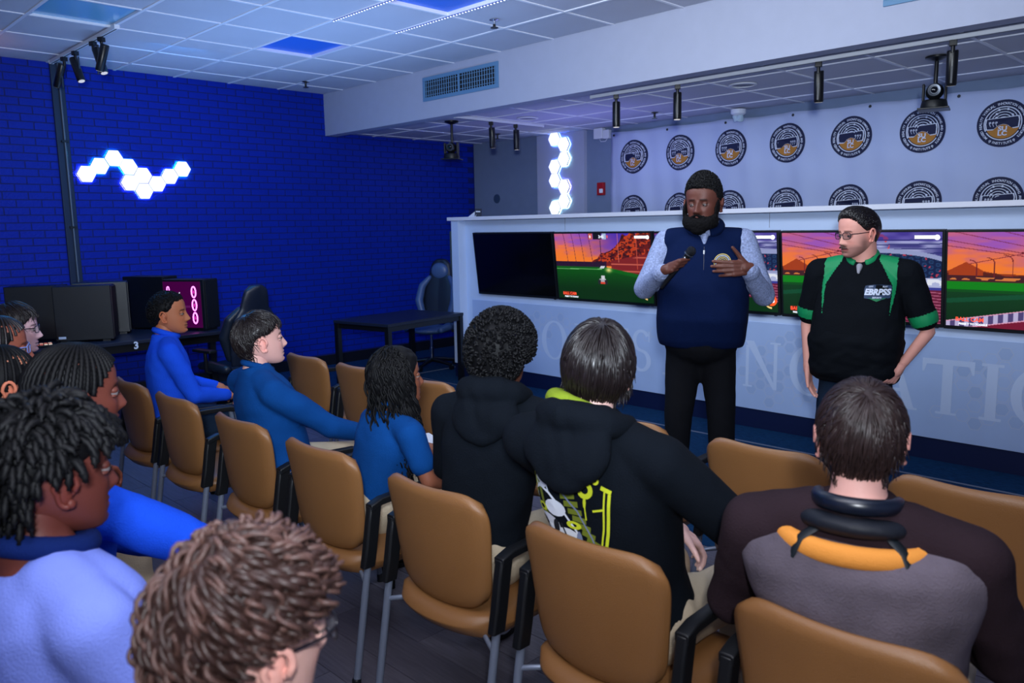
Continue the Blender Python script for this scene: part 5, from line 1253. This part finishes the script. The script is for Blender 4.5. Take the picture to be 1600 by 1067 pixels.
# P10 boy with afro and black hoodie
sc = Scalp((0, -.30, .95), 'low')
P10 = person('boy with a round black afro wearing a plain black hoodie', (-1.925, YBR, 0), (-1.90, 1.825, 1.225), 14, 0, 0, 1.0, 22, skin=(118, 72, 56), bulk=1.0, sw=1.05, shirt=('hoodie', F_black), pants=('trousers', F_khaki), shoes=S_white, hip=(-1.925, YBR - .07, .56),
  hair=[('hair', cap_mesh(sc, .030, bump=.006, bf=70), H_black), ('hair_curl', hair_tufts(sc, 1500, .036, .0055, .017, 2), H_black)], seed=10)
hood(P10, None, .98)

# P9 girl with long curls
sc = Scalp((0, -.10, 1.0), 'low')
P9 = person('girl with long black curls in a navy polo shirt, checkered lanyard', (-2.61, YBR + .04, 0), (-2.49, 1.82, 1.07), -15, 6, 0, .96, -8, skin=(140, 84, 62), bulk=.90, sw=.98, shirt=('polo_shirt', F_navy), sleeve='short', pants=('trousers', F_khaki), shoes=S_black, hip=(-2.60, YBR - .03, .56),
  elbows=[(-2.72, 2.02, .72), (-2.29, 1.80, .70)], hands=[(-2.5, 2.2, .66), (-2.36, 2.02, .62)],
  hair=[('hair', cap_mesh(sc, .014, bump=.005, bf=50), H_black), ('hair_curl', hair_curls(sc, 700, .018, .0056, .0080, 6, .55, 44, 4, hang=.35, spread=.06, minaz=1.25), H_black)], seed=9, collar=(F_navy, .056, .012, .026))
t = thing('lanyard', 'checkered navy and white lanyard hanging in front of the girl with curls', 'lanyard', (-2.36, 2.02, .86))
for k in range(9):
    for j in range(3): MB().box((.010 * j - .01 + .010 * k, .012 * k, .07 - k * .030), (.0098, .002, .028)).build('check', M_white if (k + j) % 2 else mat('navy_web', rgb(16, 24, 70), .6), t)

# P8 pale boy with dark hair in navy long sleeves
sc = Scalp((0, -.35, .93), 'mid')
P8 = person('pale boy with short dark brown hair in a navy long-sleeved top', (-3.25, YBR, 0), (-3.32, 1.68, 1.16), -14, 8, 0, 1.02, -6, skin=(232, 178, 166), brow=(40, 30, 28), bulk=1.06, sw=1.08, shirt=('long_sleeved_top', F_navy), pants=('trousers', F_khaki), shoes=S_black, hip=(-3.25, YBR - .07, .56), collar=(F_navy, .058, .016, .026),
  elbows=[(-3.58, 1.88, .76), (-3.06, 1.86, .77)], hands=[(-3.3, 2.12, .66), (-3.08, 2.12, .67)],
  hair=[('hair', cap_mesh(sc, .012, bump=.004, bf=40), H_brown), ('hair_strand', hair_straight(1, sc, 750, .016, .0028, .026, seed=8, jit=.5, wave=.05), H_brown)], seed=8)
t = thing('notebook', 'thin white and dark notebook on the lap of the boy in the navy top', 'notebook', (-2.93, 2.28, .635), -.3)
MB().bb((-.10, -.07, 0), (.10, .07, .006)).build('cover', M_black, t); MB().bb((-.098, -.068, .006), (.098, .066, .014)).build('pages', M_white, t)

# P7 boy in bright blue fleece
sc = Scalp((0, -.25, .96), 'fade')
P7 = person('boy with short black hair in a bright blue fleece, profile to the right', (-4.55, YBR, 0), (-4.60, 1.78, 1.185), -36, 4, 0, 1.0, -14, skin=(176, 108, 74), bulk=1.02, sw=1.05, shirt=('fleece_jacket', F_bright), pants=('trousers', F_jean), shoes=S_white, hip=(-4.55, YBR - .06, .56),
  hair=[('hair', cap_mesh(sc, .012, bump=.003, bf=90), H_black), ('hair_curl', hair_tufts(sc, 800, .014, .0035, .009, 6), H_black)], seed=7, collar=(F_bright, .058, .018, .030))
t = thing('white_sneaker', 'white sneaker lying on its side beneath the second tan chair from the left', 'shoe', (-3.98, 1.84, 0), .5)
m = MB(); m.chain([(-.10, 0, .045), (0, 0, .04), (.10, 0, .035)], [.045, .042, .034]); m.v = [(p[0], p[1], max(p[2], .004)) for p in m.v]; link('upper', baked(m, .008, 3), S_white, t)
MB().bb((-.14, -.045, 0), (.14, .045, .02)).build('sole', mat('grey_sole', rgb(150, 160, 180), .6), t, bevel=.008)
for q in range(4): MB().box((-.01 + .025 * q, 0, .082 - .004 * q), (.006, .05, .005)).build('lace', M_white, t)

# P6 curly boy nearest the camera
sc = Scalp((-.05, -.30, .95), 'mid')
P6 = person('boy with curly brown hair and dark glasses nearest the camera', (-.80, YCR, 0), (-.872, .405, 1.165), 2, -4, 4, .97, 10, skin=(236, 188, 176), brow=(90, 60, 50), bulk=1.0, sw=1.0, shirt=('sweatshirt', fleece('cream_sweatshirt', (196, 188, 180))), pants=('trousers', F_khaki), shoes=S_white, hip=(-.80, YCR - .07, .56),
  glasses=(M_frame, M_lens), hair=[('hair', cap_mesh(sc, .014, bump=.008, bf=40), hairm('deep_brown', (52, 36, 34), .45, .4)), ('hair_curl', hair_curls(sc, 420, .017, .0058, .010, 1.5, .42, 18, 6), H_mid), ('hair_curl', hair_curls(sc, 200, .024, .0042, .009, 1.3, .30, 14, 16), hairm('light_chestnut', (84, 60, 54), .45, .4))], seed=6)

# P5 person in periwinkle sweatshirt
sc = Scalp((0, -.20, .98), 'mid')
P5 = person('person with thick black twists and a periwinkle sweatshirt with navy collar', (-1.50, YCR - .04, 0), (-1.600, .385, 1.215), 6, 0, 0, 1.04, 6, skin=(104, 52, 44), lip=(140, 70, 70), bulk=1.22, sw=1.14, shirt=('sweatshirt', F_peri), pants=('trousers', F_khaki), shoes=S_black, hip=(-1.50, YCR - .10, .56),
  hair=[('hair', cap_mesh(sc, .014, bump=.004, bf=60), H_black), ('hair_twist', hair_twists(sc, 420, .0062, .052, .016, 5, .9), H_black)], seed=55, shirt_t=[-.12, 0, .2, .45, .68, .82, .90, .95, .985], collar=(fleece('navy_collar_knit', (14, 34, 92)), .078, .022, .026), fold=.004)

# P4 braided person in bright blue
sc = Scalp((0, .20, .98), 'short')
P4 = person('person with black braids swept back in a bright blue fleece, behind the periwinkle sweatshirt', (-2.20, YCR, 0), (-2.30, .63, 1.225), -2, 0, 0, 1.10, -10, skin=(118, 62, 50), lip=(150, 80, 76), bulk=1.12, sw=1.05, shirt=('fleece_jacket', F_bright), pants=('trousers', F_jean), shoes=S_black, hip=(-2.20, YCR - .06, .56),
  elbows=[(-2.52, .72, .76), (-1.93, .86, .80)], hands=[(-2.3, .95, .66), (-2.05, 1.08, .68)],
  hair=[('hair', cap_mesh(sc, .006, bump=.002), H_black), ('hair_braid', hair_braids(sc, 44, .0062, .009, 1, .10), H_black)], seed=4)
# P3, P2, P1 at the left edge
sc = Scalp((0, .1, .99), 'short')
P3 = person('person with short dark twists and bare ear at the lower left edge', (-2.95, YCR, 0), (-2.86, .575, 1.185), 8, 0, 0, 1.0, 0, skin=(196, 124, 96), bulk=1.0, shirt=('shirt', F_dark), pants=('trousers', F_khaki), shoes=S_black, hip=(-2.95, YCR - .06, .56), voxel=.014,
  hair=[('hair', cap_mesh(sc, .006, bump=.002), H_black), ('hair_twist', hair_braids(sc, 30, .0062, .008, 3, .0), H_black)], seed=3)
sc = Scalp((0, .1, .99), 'short')
P2 = person('person with dark braids and clear blue glasses at the left edge', (-3.55, YCR + .08, 0), (-3.46, .70, 1.225), -12, 0, 0, 1.0, -6, skin=(150, 84, 66), bulk=1.0, shirt=('shirt', F_dark), pants=('trousers', F_khaki), shoes=S_black, hip=(-3.55, YCR + .02, .56), voxel=.014, glasses=(M_clear, M_lens),
  hair=[('hair', cap_mesh(sc, .006, bump=.002), H_black), ('hair_braid', hair_braids(sc, 34, .0055, .008, 2, .06), H_brown)], seed=2)
sc = Scalp((0, -.3, .95), 'low')
P1 = person('pale boy with dark brown fringe and black glasses at the far left', (-4.25, YCR + .2, 0), (-4.33, .95, 1.205), -22, 0, 0, 1.0, -10, skin=(226, 184, 190), brow=(40, 30, 28), bulk=.98, shirt=('shirt', F_dark), pants=('trousers', F_khaki), shoes=S_black, hip=(-4.25, YCR + .12, .56), voxel=.014, glasses=(M_frame, M_lens),
  hair=[('hair', cap_mesh(sc, .012, bump=.003, bf=40), H_brown), ('hair_strand', hair_straight(1, sc, 500, .015, .0028, .02, seed=1, jit=.4), H_brown)], seed=1)

# ---------------- speaking man (navy vest) -----------------
L1 = np.array((-2.49, 4.00, 0)); b1 = 211; F1, R1 = yawv(b1)
def w1(r, f, z): return tuple(L1 + R1 * r + F1 * f + np.array((0, 0, z)))
sc = Scalp((0, -.15, .99), 'fade')
T1w = [.225, .235, .248, .245, .225, .212, .175, .108, .072]; T1d = [.165, .180, .205, .190, .150, .125, .100, .08, .062]; T1e = [.02, .03, .05, .04, .02, .0, 0, 0, 0]
mv = fleece('navy_vest_fleece', (2, 18, 54)); ms = mat('pale_blue_patterned_shirt', rgb(134, 146, 182), .8, var=.35, vscale=110, bump=.3, bscale=200)
hR, hL = w1(.200, .300, 1.395), w1(-.245, .255, 1.405)
fR = unit(-R1 * .55 + F1 * .30 + np.array((0, 0, .42))); mic_ax = unit(-R1 * .62 + np.array((0, 0, .78)) + F1 * .22)
M1 = person('bearded man speaking into a microphone in a navy vest and pale patterned shirt', tuple(L1), w1(0, .03, 1.755), 193, -2, 0, 1.12, b1, skin=(92, 52, 42), lip=(140, 84, 82), brow=(12, 9, 10), bulk=1.25, sw=.98, hip=w1(0, 0, .98), torso=(T1w, T1d, T1e),
  elbows=[w1(-.340, .02, 1.235), w1(.325, .04, 1.275)], hands=[hL, hR], legs='stand', voxel=.012, shirt=('shirt', ms), pants=('trousers', F_blk), shoes=S_black, headkw=dict(full=1.12, jaw=1.08, nose=1.15), lid=.75, gaze=(-10, -6), neckr=.066, arm_r=1.20, shirt_t=[-.02, .1, .2, .45, .68, .82, .91, .97, 1.02], fold=.004, seed=101,
  fhand=[dict(F=unit(R1 * .80 - np.array((0, 0, .02)) + F1 * .34), N=unit(-F1 * .9 + R1 * .35), S=unit(np.array((0, 0, 1.0)) + R1 * .15), curl=((.28, .34, .25), (.25, .32, .25), (.28, .34, .25), (.34, .4, .3)), spread=.16, sc=1.08, thumb=(.55, .85, -.1), tcurl=.05),
         dict(F=unit(-R1 * .72 + F1 * .5 + np.array((0, 0, .30))), N=unit(-F1 * .85 - R1 * .5), S=unit(mic_ax), curl=(1.15, 1.35, .9), sc=1.08, thumb=(.75, .25, .55), tcurl=.7)],
  hair=[('hair', cap_mesh(sc, .010, bump=.002, bf=90, top=.030), H_black), ('hair_curl', hair_tufts(sc, 1300, .013, .0034, .009, 9, .032), H_black)])
def m1_extras(P):
    root, nb, hip = P['root'], P['nb'], P['hip']; Fd, R, hc, M, hs = P['Fd'], P['R'], P['hc'], P['M'], P['hs']
    m = MB(); torso_mb(m, hip, nb, R, Fd, [a + .012 for a in T1w], [a + .012 for a in T1d], 1.0, T1e, t_=[-.06, 0, .2, .45, .68, .82, .91, .955, .965])
    for s, sh in zip((-1, 1), P['sh']): m.chain([nb + R * s * .08 + np.array((0, 0, -.050)), sh - R * s * .030 + np.array((0, 0, .0))], [.070, .088])
    me = baked(m, .011, 6); folds(me, .005, 6, 77); vest = link('vest', me, mv, root)
    # stand collar, open at the front
    m = MB(); pts = [nb + R * .088 * math.cos(a) + Fd * (.082 * math.sin(a) + .012) + np.array((0, 0, .022 - .040 * math.sin(a))) for a in np.linspace(PI * .5 + .32, PI * 2.5 - .32, 30)]
    m.tube(pts, [.026] * 30, 10, True, 1.15); link('vest_collar', baked(m, .008, 4), mv, root)
    m = MB(); pts = [nb + R * .073 * math.cos(a) + Fd * (.068 * math.sin(a) + .014) + np.array((0, 0, .026 - .040 * math.sin(a))) for a in np.linspace(PI * .5 + .1, PI * 2.5 - .1, 30)]
    m.tube(pts, [.022] * 30, 10, True, 1.15); m.cap(nb + Fd * .100 + np.array((0, 0, -.03)), nb + Fd * .118 + np.array((0, 0, -.075)), .024, .010); link('shirt_collar', baked(m, .007, 3), ms, root)
    bv = [(0, 0 - .02 * k, 0) for k in range(9)]
    zc_ = nb + np.array((0, 0, -.09)); 
    v = project([(-.0015, -.018 * k, 0) for k in range(8)] + [(.0015, -.018 * k, 0) for k in range(8)], me, -R, (0, 0, 1), -Fd, zc_ + Fd * .1, .001)
    MB().add(v, [(k, k + 1, 9 + k, 8 + k) for k in range(7)]).build('zip', mat('dark_zip', rgb(8, 14, 40), .4), vest, fix=False)
    v = project([(0, -.03, 0)], me, -R, (0, 0, 1), -Fd, zc_ + Fd * .1, .004)[0]; MB().box(v, (.006, .006, .022)).build('zip_pull', M_white, vest)
    # chest emblem
    c = nb - R * .100 + np.array((0, 0, -.175)); right = unit(-R)
    gold, wh, nv = mat('emblem_gold_thread', rgb(200, 176, 96), .7), mat('emblem_white_thread', rgb(206, 212, 226), .7), mat('emblem_navy_thread', rgb(12, 18, 50), .7)
    def dd(r0, r1, a0=0, a1=2 * PI, n=30, cx=0, cy=0, l=0, sx=1, sy=1): return [[(cx + r * sx * math.cos(a), cy + r * sy * math.sin(a), l) for r in (r0, r1)] for a in np.linspace(a0, a1, n + 1)]
    for nm, mt_, rings in (('emblem', nv, [dd(0, .046)]), ('emblem_border', gold, [dd(.043, .047, l=.0006), dd(.026, .029, 0, PI, l=.0006), dd(.018, .0205, .2, PI - .2, l=.0006), dd(.010, .0125, .3, PI - .3, l=.0006)]), ('emblem_lettering', wh, [dd(.033, .040, a, a + .10, 2, l=.0006) for a in np.arange(.1, 2 * PI, .2)] + [dd(0, .012, 0, 2 * PI, 12, 0, -.012, .0006, 1, .9), dd(.024, .027, PI, 2 * PI, l=.0006), dd(0, .006, 0, 2 * PI, 8, -.015, -.008, .0006), dd(0, .006, 0, 2 * PI, 8, .015, -.008, .0006)])):
        m = MB()
        for rg in rings:
            it = [p for pr in rg for p in pr]; v = project(it, me, right, (0, 0, 1), -Fd, c, .002); k = len(rg); m.add(v, [(2 * i, 2 * i + 2, 2 * i + 3, 2 * i + 1) for i in range(k - 1)])
        m.build(nm, mt_, vest, fix=False)
    # beard: full, rounded, wraps the jaw and leaves lips and cheeks free
    m = MB(); w_ = 1.12
    for a in np.linspace(-1.0, 1.0, 13):
        x = .066 * w_ * math.sin(a * 1.35); y = .012 + .074 * math.cos(a * 1.15); z = -.085 - .015 * math.cos(a * 1.5)
        m.ell((x, y, z), (.022, .021, .034))
        if abs(a) > .45: m.ell((.073 * w_ * np.sign(a), .075 - abs(a) * .062, -.040 + (abs(a) - .5) * .05), (.009, .016, .036))
    m.ell((0, .070, -.122), (.044, .034, .032)); m.ell((0, .045, -.115), (.05, .04, .03))
    for s in (-1, 1): m.cap((s * .004, .103, -.0555), (s * .031, .086, -.066), .0060, .0065, 10); m.cap((s * .031, .086, -.066), (s * .036, .080, -.092), .0085, .012, 10)
    me = baked(m, .0045, 3); v = verts_of(me); n = normals_of(me)
    nn = np.array([noise.noise(Vector(p * 160)) for p in v]); v = v + n * (nn * .0035)[:, None]; v = (v * hs) @ M.T + hc; set_verts(me, v); link('beard', me, mat('beard_black', rgb(6, 5, 7), .85, spec=.15), root)
    R_ = random.Random(4)
    # shirt cuffs
    for i in (0, 1):
        a, b = P['el'][i], P['ha'][i]; d = b - a; m = MB(); m.tube([a + d * .80, a + d * .90, a + d * .97], [.052, .048, .046], 16); link('cuff', baked(m, .009, 2), ms, root)
    # ring
    return
m1_extras(M1)
hp = np.array(hR) + unit(-R1 * .72 + F1 * .5 + np.array((0, 0, .30))) * .088 + unit(-F1 * .85 - R1 * .5) * .036
t = thing('microphone', 'black handheld microphone in the speaking man\'s right hand', 'microphone', tuple(hp))
MB().tube([-mic_ax * .165, -mic_ax * .15, mic_ax * .06, mic_ax * .075], [.010, .0125, .017, .021], 16).build('handle', M_blackm, t, 60)
MB().ell(mic_ax * .098, (.026, .026, .027)).build('grille', mat('dark_mesh_grille', rgb(30, 32, 40), .35, metal=.6, bump=1, bscale=900), t, 180)
MB().tube([mic_ax * .074, mic_ax * .080], .0265, 18).build('band', mat('grey_band', rgb(90, 94, 104), .3, metal=.7), t, 60)
MB().box(mic_ax * .045 + F1 * .018, (.005, .005, .022)).build('switch', M_white, t)

# ---------------- man in black and green shirt -----------------
L2 = np.array((-1.80, 4.52, 0)); b2 = 192; F2_, R2_ = yawv(b2)
def w2(r, f, z): return tuple(L2 + R2_ * r + F2_ * f + np.array((0, 0, z)))
sc = Scalp((0, .50, .86), 'slick')
T2w = [.225, .235, .245, .238, .222, .212, .175, .105, .066]; T2d = [.155, .175, .185, .165, .140, .120, .095, .075, .060]; T2e = [.02, .035, .045, .03, .01, 0, 0, 0, 0]
F_green = mat('green_polyester', rgb(10, 140, 84), .6, bump=.2, bscale=200)
M2 = person('man with glasses and moustache in a black and green team shirt', tuple(L2), w2(.015, .035, 1.575), 152, -6, 0, 1.10, b2, skin=(226, 160, 144), lip=(176, 96, 92), brow=(50, 36, 34), bulk=1.2, sw=1.08, hip=w2(0, 0, .86), torso=(T2w, T2d, T2e),
  elbows=[w2(-.355, -.05, 1.035), w2(.285, -.04, 1.05)], hands=[w2(-.235, .10, .845), w2(.245, .075, .815)], legs='stand', voxel=.012, shirt=('team_shirt', fleece('black_team_shirt', (10, 14, 20))), sleeve='short', pants=('jeans', F_jean), shoes=S_black,
  headkw=dict(full=1.06, jaw=1.18, cheek=1.5), beard=(86, 60, 56), beard_amt=.85, beard_kind='stubble', glasses=(M_frame, mat('smoky_lens', rgb(60, 50, 60), .05, alpha=.22, spec=.7)), neckr=.064, arm_r=1.15, fold=.006, seed=102, lid=.5, cvox=.0062, gaze=(0, -10),
  fhand=[dict(F=unit(R2_ * .45 + F2_ * .35 - np.array((0, 0, .75))), N=unit(R2_ * .6 - F2_ * .5 + np.array((0, 0, .2))), S=unit(F2_ * .7 + R2_ * .5 + np.array((0, 0, .2))), curl=(.9, 1.1, .8), sc=1.05, thumb=(.8, .45, .2), tcurl=.3),
         dict(F=unit(-np.array((0, 0, 1.0)) - R2_ * .15 + F2_ * .12), N=unit(-R2_), S=unit(F2_), curl=(.2, .25, .2), sc=1.0, thumb=(.8, .3, .0), tcurl=.1)],
  hair=[('hair', cap_mesh(sc, .008, bump=.002, bf=40), H_brown), ('hair_strand', hair_slick(sc, 1300, .013, .0028, 33), hairm('near_black', (22, 18, 20), .35, .55))])
def m2_extras(P):
    root, nb = P['root'], P['nb']; Fd, R, hc, M, hs = P['Fd'], P['R'], P['hc'], P['M'], P['hs']; shirt = P['shirt']; me = shirt.data
    # hem of the shirt hangs over the jeans
    m = MB(); torso_mb(m, P['hip'], nb, R, Fd, [.212, .238, .245, .248, .23, .2, .17, .1, .06], [.15, .172, .186, .19, .17, .13, .1, .08, .06], 1.0, [.02, .03, .04, .045, .03, 0, 0, 0, 0], t_=[-.20, -.14, 0, .2, .36, .40, .41, .42, .43])
    m2_ = baked(m, .011, 6); folds(m2_, .010, 8, 9, (1, 1, 3)); link('shirt_tail', m2_, shirt.data.materials[0], shirt)
    # green shoulder panels and sleeve bands, cut from the shirt surface
    v = verts_of(me); n = normals_of(me); faces = [tuple(p.vertices) for p in me.polygons]; cen = np.array([v[list(f)].mean(0) for f in faces])
    rel = cen - nb; x = rel @ R; z = rel[:, 2]; y = rel @ Fd
    def cut(mask, name, mt_, off=.0025):
        ids = np.where(mask)[0]; used_ = sorted({i for k in ids for i in faces[k]}); mp = {u: i for i, u in enumerate(used_)}
        if not used_: return
        mb = MB(); mb.v = [tuple(v[u] + n[u] * off) for u in used_]; mb.f = [tuple(mp[i] for i in faces[k]) for k in ids]; mb.build(name, mt_, shirt, 180, fix=False)
    ax_ = np.abs(x); lo = -.30; q = np.clip((-z) / .30, 0, 1)
    inner = .095 + .075 * np.minimum(1, q * 2.2); outer = .168 + .010 * np.sin(q * 3) - .0 * q
    for s in (-1, 1): cut((x * s > 0) & (ax_ > inner) & (ax_ < outer + .018 * (1 - q)) & (z > -.31) & (z < .03) & (y > -.12), 'green_panel', F_green)
    for i, s in ((0, -1), (1, 1)):
        a, b = P['sh'][i], P['el'][i]; d = unit(b - a); L = np.linalg.norm(b - a); t_ = (cen - a) @ d / L; dist = np.linalg.norm(cen - a - np.outer((cen - a) @ d, d), axis=1)
        cut((t_ > .68) & (t_ < .86) & (dist < .11) & (x * s > .16), 'green_band', F_green, .003)
    m = MB(); pts = [nb + R * .074 * math.cos(a) + Fd * (.070 * math.sin(a) + .010) + np.array((0, 0, .018 - .040 * math.sin(a))) for a in np.linspace(PI * .5 + .35, PI * 2.5 - .35, 30)]
    m.tube(pts, [.016] * 30, 10, True, 1.3); link('green_collar', baked(m, .007, 2), F_green, shirt)
    m = MB(); m.cap(nb + Fd * .09 + np.array((0, 0, -.035)), nb + Fd * .115 + np.array((0, 0, -.07)), .018, .008); link('undershirt', baked(m, .006, 2), mat('grey_undershirt', rgb(150, 150, 160), .8), root)
    # team crest with lettering
    c = nb - R * .105 + np.array((0, 0, -.175)); right = unit(-R)
    wt, gr, dk = mat('crest_white', rgb(206, 214, 232), .6), mat('crest_green', rgb(20, 120, 70), .6), mat('crest_slate', rgb(40, 60, 92), .6)
    def pr(items, faces_, nm, mt_, l):
        vv = project([(a, b, l) for a, b in items], me, right, (0, 0, 1), -Fd, c, .003); MB().add(vv, faces_).build(nm, mt_, shirt, fix=False)
    pr([(-.062, -.028), (-.02, -.034), (.02, -.036), (.062, -.026), (.066, .018), (.062, .040), (.02, .044), (-.02, .044), (-.062, .038), (-.066, .016)], [(0, 1, 8, 9), (1, 2, 7, 8), (2, 3, 4, 7), (4, 5, 6, 7)], 'crest', dk, 0)
    pr([(-.045, -.026), (-.0, -.046), (.045, -.026), (.0, -.030)], [(0, 1, 3), (1, 2, 3)], 'crest_ribbon', gr, .001)
    for s_, sz, dx, dy, bd, mm, l in (('EBRPSS', .043, 0, .004, .0022, wt, .002), ('ESPORTS', .012, 0, -.025, .0004, wt, .003), ('CITY', .011, -.034, .033, .0004, wt, .002), ('PLAY', .011, .034, .033, .0004, wt, .002)):
        v_, f_ = text_mesh(s_, sz, bold=bd); pr([(p[0] * .92 + dx + p[1] * .15, p[1] + dy) for p in v_], f_, 'lettering', mm, l)
    # moustache
    m = MB()
    for s in (-1, 1): m.cap((s * .004, .103, -.0565), (s * .026, .090, -.064), .0052, .0045, 10)
    me2 = baked(m, .004, 2); v = (verts_of(me2) * hs) @ M.T + hc; set_verts(me2, v); link('moustache', me2, hairm('moustache_brown', (70, 46, 40)), root)
m2_extras(M2)
